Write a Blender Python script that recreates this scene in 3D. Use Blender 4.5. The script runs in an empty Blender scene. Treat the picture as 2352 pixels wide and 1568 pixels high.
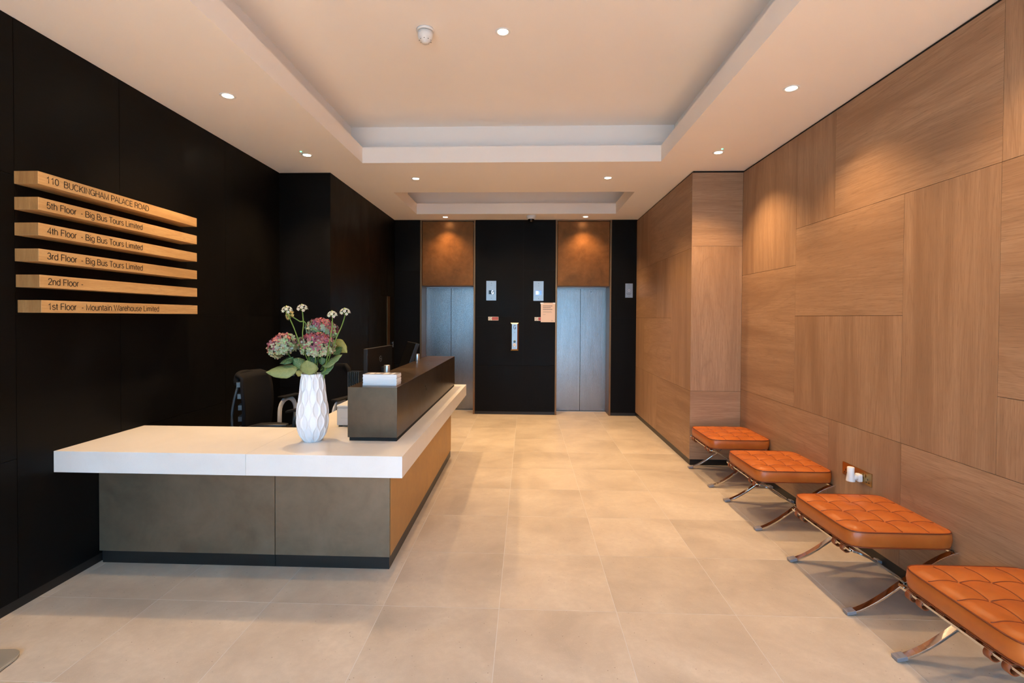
import bpy, bmesh, math, random
from mathutils import Vector, Matrix, Euler
random.seed(7)
PI = math.pi
C = bpy.context.scene.collection

# ------------------------------------------------------------------ camera
RM = [(0.99930, 0.03700, 0.00560), (0.00560, -0.01570, -0.99986), (-0.03680, 0.99919, -0.01590)]
def _rot(yaw, pitch, roll):
    B = Matrix(((1, 0, 0), (0, 0, -1), (0, 1, 0)))
    cy, sy, cp, sp, cr, sr = math.cos(yaw), math.sin(yaw), math.cos(pitch), math.sin(pitch), math.cos(roll), math.sin(roll)
    Ry = Matrix(((cy, 0, -sy), (0, 1, 0), (sy, 0, cy)))
    Rp = Matrix(((1, 0, 0), (0, cp, -sp), (0, sp, cp)))
    Rr = Matrix(((cr, -sr, 0), (sr, cr, 0), (0, 0, 1)))
    return Rr @ Rp @ Ry @ B
R3 = _rot(-0.0368, 0.0157, 0.0056)
FPX = 1149.75
cam_d = bpy.data.cameras.new('camera')
cam = bpy.data.objects.new('camera', cam_d)
C.objects.link(cam)
M = Matrix((R3[0], -R3[1], -R3[2])).transposed().to_4x4()
M.translation = Vector((0, 0, 1.5))
cam.matrix_world = M
cam_d.sensor_width = 36
cam_d.lens = FPX / 2352 * 36
cam_d.shift_x = (1176 - 1166.33) / 2352
cam_d.shift_y = (745.7 - 784) / 2352
cam_d.clip_start = 0.05
bpy.context.scene.camera = cam

# ------------------------------------------------------------------ world + exposure
W = bpy.data.worlds.new('world')
bpy.context.scene.world = W
W.use_nodes = True
bg = W.node_tree.nodes['Background']
bg.inputs['Color'].default_value = (0.31, 0.62, 1.0, 1)
bg.inputs['Strength'].default_value = 4.9
vs = bpy.context.scene.view_settings
vs.view_transform = 'Standard'
vs.look = 'None'
vs.gamma = 1
vs.use_curve_mapping = False
vs.exposure = 1.25
WARM = (1.0, 0.645, 0.32)
SPOT_W = 53.0

def daylight_portal():
    d = bpy.data.lights.new('daylight_portal', 'AREA')
    d.shape = 'RECTANGLE'; d.size = 4.6; d.size_y = 2.8
    d.cycles.is_portal = True
    o = bpy.data.objects.new('daylight_portal', d)
    o.location = (-0.2, -1.74, 1.45)
    o.rotation_euler = (PI/2, 0, 0)
    C.objects.link(o)
    o.rotation_euler = (-PI/2, 0, 0) if False else (PI/2, 0, PI)
daylight_portal()
# ------------------------------------------------------------------ material helpers
class NT:
    def __init__(s, name):
        s.m = bpy.data.materials.new(name); s.m.use_nodes = True
        s.t = s.m.node_tree; s.b = s.t.nodes['Principled BSDF']
    def n(s, typ, **kw):
        o = s.t.nodes.new(typ)
        for k, v in kw.items():
            if k in o.inputs.keys() if isinstance(k, str) else False: pass
            setattr(o, k, v)
        return o
    def l(s, a, b): s.t.links.new(a, b)
    def mathn(s, op, a, b=None):
        o = s.t.nodes.new('ShaderNodeMath'); o.operation = op
        for i, v in enumerate((a, b)):
            if v is None: continue
            if isinstance(v, (int, float)): o.inputs[i].default_value = v
            else: s.l(v, o.inputs[i])
        return o.outputs[0]
    def noise(s, vec, scale, detail=4, rough=.55, dist=0):
        o = s.t.nodes.new('ShaderNodeTexNoise')
        o.inputs['Scale'].default_value = scale; o.inputs['Detail'].default_value = detail
        o.inputs['Roughness'].default_value = rough; o.inputs['Distortion'].default_value = dist
        if vec is not None: s.l(vec, o.inputs['Vector'])
        return o.outputs['Fac']
    def ramp(s, fac, stops):
        o = s.t.nodes.new('ShaderNodeValToRGB')
        el = o.color_ramp.elements
        while len(el) < len(stops): el.new(.5)
        for e, (p, c) in zip(el, stops):
            e.position = p; e.color = (c[0], c[1], c[2], 1) if not isinstance(c, (int, float)) else (c, c, c, 1)
        s.l(fac, o.inputs['Fac'])
        return o.outputs['Color']
    def mix(s, fac, a, b, mode='MIX'):
        o = s.t.nodes.new('ShaderNodeMix'); o.data_type = 'RGBA'; o.blend_type = mode
        if isinstance(fac, (int, float)): o.inputs[0].default_value = fac
        else: s.l(fac, o.inputs[0])
        for i, v in ((6, a), (7, b)):
            if isinstance(v, tuple): o.inputs[i].default_value = (*v, 1)
            else: s.l(v, o.inputs[i])
        return o.outputs[2]
    def coord(s, scale=(1, 1, 1), rnd=True):
        tc = s.t.nodes.new('ShaderNodeTexCoord')
        v = tc.outputs['Object']
        if rnd:
            oi = s.t.nodes.new('ShaderNodeObjectInfo')
            cx = s.t.nodes.new('ShaderNodeCombineXYZ')
            a = s.mathn('MULTIPLY', oi.outputs['Random'], 37.0)
            b = s.mathn('MULTIPLY', oi.outputs['Random'], 91.0)
            s.l(a, cx.inputs[0]); s.l(b, cx.inputs[1]); s.l(a, cx.inputs[2])
            ad = s.t.nodes.new('ShaderNodeVectorMath'); ad.operation = 'ADD'
            s.l(v, ad.inputs[0]); s.l(cx.outputs[0], ad.inputs[1]); v = ad.outputs[0]
        mp = s.t.nodes.new('ShaderNodeMapping'); mp.inputs['Scale'].default_value = scale
        s.l(v, mp.inputs['Vector'])
        return mp.outputs[0]
    def bump(s, h, strength=.2, dist=.002):
        o = s.t.nodes.new('ShaderNodeBump'); o.inputs['Strength'].default_value = strength
        o.inputs['Distance'].default_value = dist
        s.l(h, o.inputs['Height']); s.l(o.outputs[0], s.b.inputs['Normal'])
    def set(s, **kw):
        for k, v in kw.items():
            k = k.replace('_', ' ')
            if isinstance(v, tuple): v = (*v, 1)
            s.b.inputs[k].default_value = v
        return s

def plain(name, col, rough=.5, metal=0.0, **kw):
    s = NT(name).set(Base_Color=col, Roughness=rough, Metallic=metal, **kw)
    return s.m

def wood(name, axis, light, mid, dark, rough=.5, ringamp=.55, k=1.0):
    s = NT(name)
    sc = [1.0, 1.0, 1.0]; sc['xyz'.index(axis)] = .09
    v = s.coord(tuple(sc))
    broad = s.noise(v, 5.5*k, 3, .55, .6)
    rings = s.mathn('FRACT', s.mathn('MULTIPLY', s.noise(v, 2.6*k, 2, .5, .9), 13.0))
    rings = s.mathn('ABSOLUTE', s.mathn('SUBTRACT', rings, .5))
    rings = s.mathn('MULTIPLY', rings, 2.0)
    sc2 = [1.0, 1.0, 1.0]; sc2['xyz'.index(axis)] = .035
    v2 = s.coord(tuple(sc2))
    fine = s.noise(v2, 130*k, 3, .7)
    pore = s.noise(v2, 330*k, 2, .6)
    c = s.ramp(broad, [(.30, dark), (.5, mid), (.72, light)])
    rr = s.ramp(rings, [(0.0, 1.0), (.16, .25), (.6, 0.0)])
    rf = s.mathn('MULTIPLY', rr, ringamp)
    c = s.mix(rf, c, dark)
    ff = s.ramp(fine, [(.38, 1.0), (.62, 0.0)])
    c = s.mix(s.mathn('MULTIPLY', ff, .55), c, dark)
    pf = s.ramp(pore, [(.30, 1.0), (.42, 0.0)])
    c = s.mix(s.mathn('MULTIPLY', pf, .5), c, tuple(x*.6 for x in dark))
    s.l(c, s.b.inputs['Base Color'])
    s.b.inputs['Roughness'].default_value = rough
    s.bump(fine, .12, .0006)
    return s.m

WL, WM_, WD = (.45, .278, .165), (.38, .226, .13), (.27, .15, .08)
M = {}
M['wood_z'] = wood('oak_veneer_vertical', 'z', WL, WM_, WD)
M['wood_y'] = wood('oak_veneer_horizontal', 'y', WL, WM_, WD)
M['wood_x'] = wood('oak_veneer_crosswise', 'x', WL, WM_, WD)
M['oak'] = wood('solid_oak', 'y', (.62, .405, .19), (.54, .335, .145), (.40, .23, .09), .45, .5, 2.0)

def stone():
    s = NT('limestone_tile')
    v = s.coord()
    a = s.noise(v, 2.2, 5, .6, .4)
    b = s.noise(v, 26, 4, .6)
    c = s.noise(v, 260, 2, .6)
    col = s.ramp(a, [(.34, (.43, .36, .285)), (.5, (.52, .44, .352)), (.66, (.59, .51, .415))])
    col = s.mix(s.mathn('MULTIPLY', s.ramp(b, [(.35, 1.0), (.65, 0.0)]), .35), col, (.42, .35, .275))
    col = s.mix(s.mathn('MULTIPLY', s.ramp(c, [(.62, 0.0), (.72, 1.0)]), .35), col, (.70, .64, .56))
    vo = s.t.nodes.new('ShaderNodeTexVoronoi'); vo.inputs['Scale'].default_value = 34
    s.l(v, vo.inputs['Vector'])
    sp = s.ramp(vo.outputs['Distance'], [(.05, 1.0), (.11, 0.0)])
    gate = s.ramp(s.noise(v, 17, 1), [(.50, 0.0), (.56, 1.0)])
    col = s.mix(s.mathn('MULTIPLY', s.mathn('MULTIPLY', sp, gate), .8), col, (.20, .14, .10))
    oi = s.t.nodes.new('ShaderNodeObjectInfo')
    br = s.ramp(oi.outputs['Random'], [(0.0, .93), (1.0, 1.03)])
    col = s.mix(1.0, col, br, 'MULTIPLY')
    s.l(col, s.b.inputs['Base Color'])
    s.l(s.ramp(b, [(.3, .40), (.7, .52)]), s.b.inputs['Roughness'])
    s.bump(b, .05, .001)
    return s.m
M['stone'] = stone()
M['grout'] = plain('grout', (.60, .575, .55), .7)

def blackpanel():
    s = NT('blackened_panel')
    v = s.coord((1, 1, .5))
    a = s.noise(v, 3, 4, .6, .5)
    b = s.noise(s.coord((.4, 1, 6)), 12, 3, .6)
    f = s.mathn('ADD', s.mathn('MULTIPLY', a, .6), s.mathn('MULTIPLY', b, .4))
    s.l(s.ramp(f, [(.3, (.0025, .0022, .0021)), (.7, (.0055, .005, .0048))]), s.b.inputs['Base Color'])
    s.l(s.ramp(a, [(.3, .38), (.7, .52)]), s.b.inputs['Roughness'])
    s.b.inputs['Specular IOR Level'].default_value = .10
    return s.m
M['black'] = blackpanel()
M['joint'] = plain('dark_joint', (.004, .004, .004), .8)
M['skirting'] = plain('dark_bronze_skirting', (.020, .017, .015), .35, .3)

def patina(name, c0, c1, c2, r0, r1, metal=.85):
    s = NT(name)
    v = s.coord((1, 1, 1))
    a = s.noise(v, 3.0, 5, .65, .8)
    b = s.noise(v, 14, 4, .6, .4)
    f = s.mathn('ADD', s.mathn('MULTIPLY', a, .7), s.mathn('MULTIPLY', b, .3))
    s.l(s.ramp(f, [(.32, c0), (.5, c1), (.68, c2)]), s.b.inputs['Base Color'])
    s.l(s.ramp(f, [(.3, r0), (.7, r1)]), s.b.inputs['Roughness'])
    s.b.inputs['Metallic'].default_value = metal
    return s.m
M['bronze'] = patina('patinated_bronze', (.185, .135, .088), (.235, .17, .11), (.285, .205, .135), .42, .56, .72)
M['bronze_lit'] = patina('patinated_bronze_lit', (.42, .245, .095), (.50, .30, .12), (.58, .36, .15), .42, .54, .6)  # lit copy of the desk bronze, warm lamplight put into its colour
M['bronze_dark'] = patina('dark_bronze', (.08, .052, .032), (.105, .07, .044), (.135, .09, .055), .26, .38)
M['copper'] = patina('brown_bronze', (.135, .050, .013), (.195, .074, .019), (.25, .10, .028), .34, .46, .7)
M['brass_edge'] = plain('bronze_edge', (.22, .12, .06), .35, .9)

def quartz():
    s = NT('white_quartz')
    v = s.coord()
    a = s.noise(v, 3, 4, .6, .5); b = s.noise(v, 300, 2)
    c = s.ramp(a, [(.3, (.70, .675, .64)), (.7, (.77, .745, .71))])
    c = s.mix(s.mathn('MULTIPLY', s.ramp(b, [(.3, 1.0), (.42, 0.0)]), .15), c, (.5, .47, .43))
    s.l(c, s.b.inputs['Base Color']); s.b.inputs['Roughness'].default_value = .33
    return s.m
M['quartz'] = quartz()

def steel_linen():
    s = NT('linen_steel')
    tc = s.t.nodes.new('ShaderNodeTexCoord')
    sp = s.t.nodes.new('ShaderNodeSeparateXYZ'); s.l(tc.outputs['Object'], sp.inputs[0])
    w = s.mathn('SINE', s.mathn('MULTIPLY', sp.outputs[0], 2*PI/.0215))
    fine = s.noise(s.coord((1, 1, .05), rnd=False), 420, 2)
    big = s.noise(s.coord((1, 1, .15), rnd=False), 9, 2)
    f = s.mathn('ADD', s.mathn('MULTIPLY', w, .28), s.mathn('ADD', s.mathn('MULTIPLY', fine, .35), s.mathn('MULTIPLY', big, .6)))
    s.l(s.ramp(f, [(.2, (.235, .24, .25)), (.8, (.33, .335, .345))]), s.b.inputs['Base Color'])
    s.set(Metallic=1.0, Roughness=.27)
    s.bump(w, .12, .0008)
    return s.m
M['linen'] = steel_linen()

def brushed(name, col, r=.3):
    s = NT(name)
    v = s.coord((1, 1, .03), rnd=False)
    st = s.noise(v, 500, 2, .5)
    s.l(s.ramp(st, [(.3, tuple(c*.85 for c in col)), (.7, col)]), s.b.inputs['Base Color'])
    s.set(Metallic=1.0, Roughness=r)
    return s.m
M['steel'] = brushed('brushed_steel', (.40, .42, .44), .35)
M['chrome'] = plain('chrome', (.72, .70, .68), .07, 1.0)
M['alu'] = plain('satin_aluminium', (.70, .71, .72), .3, .9)
M['white_paint'] = None
def paint():
    s = NT('ceiling_paint')
    a = s.noise(s.coord(rnd=False), 1.3, 3)
    s.l(s.ramp(a, [(.3, (.925, .86, .80)), (.7, (.94, .88, .825))]), s.b.inputs['Base Color'])
    s.b.inputs['Roughness'].default_value = .85
    return s.m
M['white_paint'] = paint()

def leather():
    s = NT('cognac_leather')
    v = s.coord()
    a = s.noise(v, 7, 4, .6); b = s.noise(v, 420, 3, .6)
    s.l(s.ramp(a, [(.3, (.38, .088, .011)), (.7, (.48, .125, .017))]), s.b.inputs['Base Color'])
    s.l(s.ramp(a, [(.3, .34), (.7, .44)]), s.b.inputs['Roughness'])
    s.set(Specular_IOR_Level=.55)
    s.bump(b, .12, .0005)
    return s.m
M['leather'] = leather()
M['leather_dark'] = plain('leather_piping', (.17, .032, .008), .42)
M['strap'] = plain('strap_leather', (.22, .055, .014), .5)
M['foot_cap'] = plain('clear_rubber_cap', (.24, .22, .23), .3)
M['white_gloss'] = plain('glazed_ceramic', (.80, .82, .85), .12)
M['white_plastic'] = plain('white_plastic', (.78, .76, .74), .4)
M['grey_plastic'] = plain('pale_grey_plastic', (.66, .68, .70), .45)
M['black_plastic'] = plain('black_plastic', (.012, .012, .013), .38)
M['black_gloss'] = plain('black_gloss', (.006, .006, .007), .12)
M['mesh_fabric'] = plain('chair_fabric', (.004, .004, .005), .85, Specular_IOR_Level=.2)
M['chair_frame'] = plain('chair_frame', (.035, .045, .055), .3)
M['paper'] = plain('paper', (.80, .80, .80), .7)
M['paper_print'] = plain('magazine_cover', (.36, .33, .31), .35)
M['tan_paper'] = plain('laminated_notice', (.72, .55, .44), .3)
M['ink'] = plain('lettering_ink', (.015, .010, .007), .6)
M['grey_ink'] = plain('grey_ink', (.12, .11, .11), .6)
M['red_print'] = plain('red_print', (.36, .008, .014), .5)
M['slot_dark'] = plain('dark_slot', (.01, .01, .01), .6)
M['antique_brass'] = plain('antique_brass', (.42, .27, .10), .28, 1.0)
M['base_plate'] = plain('satin_nickel_plate', (.52, .47, .38), .38, .55)
M['pavement'] = plain('pavement_stone', (.62, .57, .50), .8)
M['facade'] = plain('pale_render', (.55, .50, .45), .8)
M['frame_dark'] = plain('shopfront_frame', (.03, .03, .032), .35, .4)
def emis(name, col, st):
    s = NT(name); s.set(Base_Color=(0, 0, 0), Emission_Color=col, Emission_Strength=st); return s.m
M['lamp'] = emis('lamp_lens', (1.0, .83, .60), 22.0)
M['led_blue'] = emis('blue_display', (.10, .20, 1.0), 1.1)
M['led_white'] = emis('white_display', (.62, .74, 1.0), 1.1)
M['led_green'] = emis('green_indicator', (.05, 1.0, .35), 6.0)
M['painted_glow'] = emis('painted_frame_glow', (1.0, .62, .25), 1.0)  # light painted on the call station's top bevel, no lamp there
def glass():
    s = NT('thin_glass')
    t = s.t
    tr = t.nodes.new('ShaderNodeBsdfTransparent'); gl = t.nodes.new('ShaderNodeBsdfGlossy')
    gl.inputs['Roughness'].default_value = .02
    mx = t.nodes.new('ShaderNodeMixShader'); mx.inputs[0].default_value = .07
    tr.inputs[0].default_value = (.95, .97, .97, 1)
    s.l(tr.outputs[0], mx.inputs[1]); s.l(gl.outputs[0], mx.inputs[2])
    s.l(mx.outputs[0], t.nodes['Material Output'].inputs['Surface'])
    return s.m
M['glass'] = glass()
def vcol(name, rough=.6, sub=.0):
    s = NT(name)
    a = s.t.nodes.new('ShaderNodeVertexColor'); a.layer_name = 'Col'
    s.l(a.outputs['Color'], s.b.inputs['Base Color'])
    s.b.inputs['Roughness'].default_value = rough
    return s.m
M['petal'] = vcol('petal')
def leafm(name, c0, c1):
    s = NT(name)
    a = s.noise(s.coord(), 30, 3)
    s.l(s.ramp(a, [(.3, c0), (.7, c1)]), s.b.inputs['Base Color'])
    s.b.inputs['Roughness'].default_value = .5
    return s.m
M['leaf_pale'] = leafm('leaf_pale', (.17, .22, .075), (.25, .29, .11))
M['leaf_dark'] = leafm('leaf_dark', (.015, .06, .015), (.03, .095, .02))
M['leaf_mid'] = leafm('leaf_mid', (.06, .13, .045), (.10, .18, .06))
M['leaf_yellow'] = leafm('leaf_yellow', (.20, .20, .045), (.28, .25, .06))
M['stem'] = plain('flower_stem', (.11, .22, .04), .5)
M['vein'] = plain('leaf_vein', (.33, .38, .14), .5)

# ------------------------------------------------------------------ mesh helpers
class MB:
    def __init__(s): s.v = []; s.f = []; s.sm = []; s.col = None
    def add(s, vs, fs, smooth=False, col=None):
        o = len(s.v); s.v += [Vector(v) for v in vs]
        for f in fs: s.f.append(tuple(i+o for i in f)); s.sm.append(smooth)
        if col is not None:
            if s.col is None: s.col = []
            s.col += [col]*len(fs)
        return s
    def box(s, x0, x1, y0, y1, z0, z1):
        v = [(x0, y0, z0), (x1, y0, z0), (x1, y1, z0), (x0, y1, z0), (x0, y0, z1), (x1, y0, z1), (x1, y1, z1), (x0, y1, z1)]
        return s.add(v, [(0, 3, 2, 1), (4, 5, 6, 7), (0, 1, 5, 4), (1, 2, 6, 5), (2, 3, 7, 6), (3, 0, 4, 7)])
    def lathe(s, prof, c=(0, 0, 0), n=24, axis='z', caps=True, smooth=True, rfun=None):
        vs = []
        for (r, h) in prof:
            for i in range(n):
                a = 2*PI*i/n
                rr = r if rfun is None else rfun(a, h, r)
                p = (rr*math.cos(a), rr*math.sin(a), h)
                if axis == 'x': p = (p[2], p[0], p[1])
                elif axis == 'y': p = (p[0], -p[2], p[1])
                vs.append((p[0]+c[0], p[1]+c[1], p[2]+c[2]))
        m = len(prof); fs = []
        for j in range(m-1):
            for i in range(n):
                k = (i+1) % n
                fs.append((j*n+i, j*n+k, (j+1)*n+k, (j+1)*n+i))
        s.add(vs, fs, smooth)
        if caps:
            o = len(s.v)-m*n
            s.f.append(tuple(o+i for i in reversed(range(n)))); s.sm.append(False)
            s.f.append(tuple(o+(m-1)*n+i for i in range(n))); s.sm.append(False)
        return s
    def cyl(s, c, r, h, n=24, axis='z'): return s.lathe([(r, 0), (r, h)], c, n, axis)
    def sweep(s, path, sec, up=(0, 0, 1), closed=False, caps=True, smooth=True, scale=None):
        """sec: list of (a,b) in the frame (side, up')"""
        path = [Vector(p) for p in path]; n = len(path); k = len(sec); vs = []
        U = Vector(up)
        for i, p in enumerate(path):
            if closed: t = path[(i+1) % n]-path[i-1]
            else: t = path[min(i+1, n-1)]-path[max(i-1, 0)]
            t.normalize()
            side = t.cross(U)
            if side.length < 1e-4: side = t.cross(Vector((1, 0, 0)))
            side.normalize(); u2 = side.cross(t).normalized()
            q = 1 if scale is None else scale[i]
            for a, b in sec: vs.append(p+side*a*q+u2*b*q)
        fs = []
        for i in range(n if closed else n-1):
            j = (i+1) % n
            for a in range(k):
                b = (a+1) % k
                fs.append((i*k+a, i*k+b, j*k+b, j*k+a))
        if caps and not closed:
            fs.append(tuple(reversed(range(k)))); fs.append(tuple((n-1)*k+a for a in range(k)))
        s.add(vs, fs, smooth); return s
    def tube(s, path, r, n=8, closed=False, scale=None):
        return s.sweep(path, [(r*math.cos(2*PI*i/n), r*math.sin(2*PI*i/n)) for i in range(n)], closed=closed, scale=scale)
    def grid(s, fn, nu, nv, smooth=True, wrapu=False):
        vs = [fn(i/nu, j/nv) for i in range(nu+1) for j in range(nv+1)]
        fs = [(i*(nv+1)+j, (i+1)*(nv+1)+j, (i+1)*(nv+1)+j+1, i*(nv+1)+j+1) for i in range(nu) for j in range(nv)]
        return s.add(vs, fs, smooth)
    def build(s, name, mat, parent=None, bevel=0, solid=0, world=True, seg=2):
        me = bpy.data.meshes.new(name)
        if not parent or world: pass
        lo = Vector((min(v.x for v in s.v), min(v.y for v in s.v), min(v.z for v in s.v)))
        hi = Vector((max(v.x for v in s.v), max(v.y for v in s.v), max(v.z for v in s.v)))
        org = Vector(((lo.x+hi.x)/2, (lo.y+hi.y)/2, lo.z))
        me.from_pydata([tuple(v-org) for v in s.v], [], s.f)
        for p, q in zip(me.polygons, s.sm): p.use_smooth = q
        if s.col:
            ca = me.color_attributes.new('Col', 'FLOAT_COLOR', 'CORNER')
            for p in me.polygons:
                for li in p.loop_indices: ca.data[li].color = (*s.col[p.index], 1)
        me.materials.append(mat)
        o = bpy.data.objects.new(name, me); C.objects.link(o)
        o.location = org
        if parent is not None:
            o.parent = parent
            if world: o.location = org-wloc(parent)
        if bevel:
            b = o.modifiers.new('bevel', 'BEVEL'); b.width = bevel; b.segments = seg; b.limit_method = 'ANGLE'; b.angle_limit = .9
        if solid:
            b = o.modifiers.new('solid', 'SOLIDIFY'); b.thickness = solid; b.offset = 0
        return o
def wloc(o):
    v = Vector(o.location)
    while o.parent: o = o.parent; v += Vector(o.location)
    return v
def tag(o, label=None, cat=None, group=None, kind=None):
    if label: o['label'] = label
    if cat: o['category'] = cat
    if group: o['group'] = group
    if kind: o['kind'] = kind
    return o
def thing(name, label, cat, loc, group=None):
    o = bpy.data.objects.new(name, None); C.objects.link(o); o.location = loc; o.empty_display_size = .05
    return tag(o, label, cat, group)
def holder(name, loc=(0, 0, 0)):
    o = bpy.data.objects.new(name, None); C.objects.link(o); o.location = loc; o.empty_display_size = .05
    o['kind'] = 'structure'; return o
def box(name, mat, x0, x1, y0, y1, z0, z1, parent=None, bevel=0, **kw):
    return MB().box(x0, x1, y0, y1, z0, z1).build(name, mat, parent, bevel, **kw)
def struct(o): o['kind'] = 'structure'; return o
def copy_tree(o, parent=None):
    c = o.copy(); C.objects.link(c)
    if parent is not None: c.parent = parent
    for ch in list(o.children): copy_tree(ch, c)
    return c
def at(px, py, Y):
    d = R3.transposed() @ Vector(((px-1166.33)/FPX, (py-745.74)/FPX, 1))
    return Vector((d.x*Y/d.y, Y, 1.5+d.z*Y/d.y))
def _arc(cx, cy, rx, ry, a0, a1, n=10):
    return [(cx+rx*math.cos(math.radians(a0+(a1-a0)*i/n)), cy+ry*math.sin(math.radians(a0+(a1-a0)*i/n))) for i in range(n+1)]
def _glyphs():
    A = _arc; G = {}
    G['0'] = (.56, [A(.28, .5, .22, .48, 90, 450, 24)])
    G['1'] = (.56, [[(.12, .76), (.22, .79), (.31, .86), (.34, .98), (.34, 0)]])
    G['2'] = (.56, [A(.28, .71, .21, .27, 175, -10, 12)+[(.40, .50), (.20, .27), (.08, .03), (.50, .03)]])
    G['3'] = (.56, [A(.27, .74, .19, .24, 165, -80, 12)+[(.22, .51)], [(.30, .51)]+A(.27, .26, .22, .245, 80, -170, 14)])
    G['4'] = (.56, [[(.40, 0), (.40, .97), (.05, .26), (.52, .26)]])
    G['5'] = (.56, [[(.47, .95), (.14, .95), (.09, .48)]+A(.28, .31, .21, .30, 145, -160, 16)])
    G['A'] = (.66, [[(.03, 0), (.33, 1), (.63, 0)], [(.13, .33), (.53, .33)]])
    G['B'] = (.68, [[(.10, 0), (.10, .97), (.36, .97)]+A(.36, .75, .21, .22, 90, -90, 8)+[(.10, .53)], [(.36, .53)]+A(.38, .28, .23, .25, 90, -90, 8)+[(.10, .03)]])
    G['C'] = (.72, [A(.37, .5, .31, .49, 38, 322, 20)])
    G['D'] = (.72, [[(.10, .03), (.10, .97), (.32, .97)]+A(.32, .5, .34, .47, 90, -90, 14)+[(.10, .03)]])
    G['E'] = (.62, [[(.57, .97), (.10, .97), (.10, .03), (.58, .03)], [(.10, .52), (.54, .52)]])
    G['F'] = (.57, [[(.54, .97), (.10, .97), (.10, 0)], [(.10, .52), (.49, .52)]])
    G['G'] = (.77, [A(.39, .5, .32, .49, 38, 330, 20)+[(.69, .47), (.42, .47)], [(.69, .47), (.69, .02)]])
    G['H'] = (.72, [[(.10, 0), (.10, 1)], [(.62, 0), (.62, 1)], [(.10, .53), (.62, .53)]])
    G['I'] = (.27, [[(.135, 0), (.135, 1)]])
    G['K'] = (.67, [[(.10, 0), (.10, 1)], [(.60, 1), (.10, .38)], [(.27, .59), (.63, 0)]])
    G['L'] = (.55, [[(.10, 1), (.10, .03), (.52, .03)]])
    G['M'] = (.83, [[(.10, 0), (.10, .97), (.415, .05), (.73, .97), (.73, 0)]])
    G['N'] = (.72, [[(.10, 0), (.10, .96), (.62, .04), (.62, 1)]])
    G['O'] = (.77, [A(.385, .5, .33, .49, 0, 360, 28)])
    G['P'] = (.63, [[(.10, 0), (.10, .97), (.36, .97)]+A(.36, .71, .23, .26, 90, -90, 10)+[(.10, .45)]])
    G['R'] = (.69, [[(.10, 0), (.10, .97), (.38, .97)]+A(.38, .73, .22, .24, 90, -90, 10)+[(.10, .49)], [(.38, .49), (.52, .44), (.56, .30), (.57, .10), (.61, 0)]])
    G['T'] = (.58, [[(.02, .97), (.56, .97)], [(.29, .97), (.29, 0)]])
    G['U'] = (.72, [[(.10, 1), (.10, .32)]+A(.36, .30, .26, .29, 180, 360, 12)+[(.62, 1)]])
    G['W'] = (.93, [[(.03, 1), (.25, .03), (.465, .97), (.68, .03), (.90, 1)]])
    x = .71
    G['a'] = (.54, [A(.25, x-.18, .17, .17, 160, 20, 8)+[(.42, .14), (.50, .03)], [(.42, .42), (.20, .37)]+A(.21, .19, .155, .18, 110, 270, 8)+[(.30, .03), (.42, .16)]])
    G['d'] = (.56, [[(.47, 0), (.47, 1)], A(.265, .355, .205, .35, 40, 320, 18)])
    G['e'] = (.55, [[(.06, .38), (.48, .38)]+A(.27, .365, .21, .35, 5, 325, 20)])
    G['g'] = (.56, [[(.47, x), (.47, -.05)]+A(.27, -.05, .20, .20, 0, -160, 10), A(.265, .37, .20, .34, 40, 320, 18)])
    G['h'] = (.56, [[(.09, 0), (.09, 1)], [(.09, .42)]+A(.28, .46, .19, .25, 160, 0, 10)+[(.47, 0)]])
    G['i'] = (.22, [[(.11, 0), (.11, x)], [(.11, .88), (.11, .99)]])
    G['l'] = (.22, [[(.11, 0), (.11, 1)]])
    G['m'] = (.84, [[(.09, 0), (.09, x)], [(.09, .44)]+A(.25, .48, .16, .22, 160, 0, 8)+[(.41, 0)], [(.41, .44)]+A(.58, .48, .17, .22, 160, 0, 8)+[(.75, 0)]])
    G['n'] = (.56, [[(.09, 0), (.09, x)], [(.09, .42)]+A(.28, .46, .19, .25, 160, 0, 10)+[(.47, 0)]])
    G['o'] = (.56, [A(.28, .355, .22, .35, 0, 360, 24)])
    G['r'] = (.34, [[(.09, 0), (.09, x)], [(.09, .38)]+A(.29, .46, .20, .24, 170, 85, 6)])
    G['s'] = (.50, [A(.25, .54, .165, .165, 25, 200, 8)+[(.17, .40), (.36, .32)]+A(.25, .19, .18, .175, 40, -165, 10)])
    G['t'] = (.30, [[(.14, .92), (.14, .14)]+A(.23, .12, .09, .10, 180, 280, 6), [(.02, x-.02), (.27, x-.02)]])
    G['u'] = (.56, [[(.09, x), (.09, .25)]+A(.28, .23, .19, .22, 180, 340, 10)+[(.47, .30)], [(.47, x), (.47, 0)]])
    G['-'] = (.36, [[(.06, .37), (.30, .37)]])
    G[' '] = (.30, [])
    return G
GLYPH = _glyphs()
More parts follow.
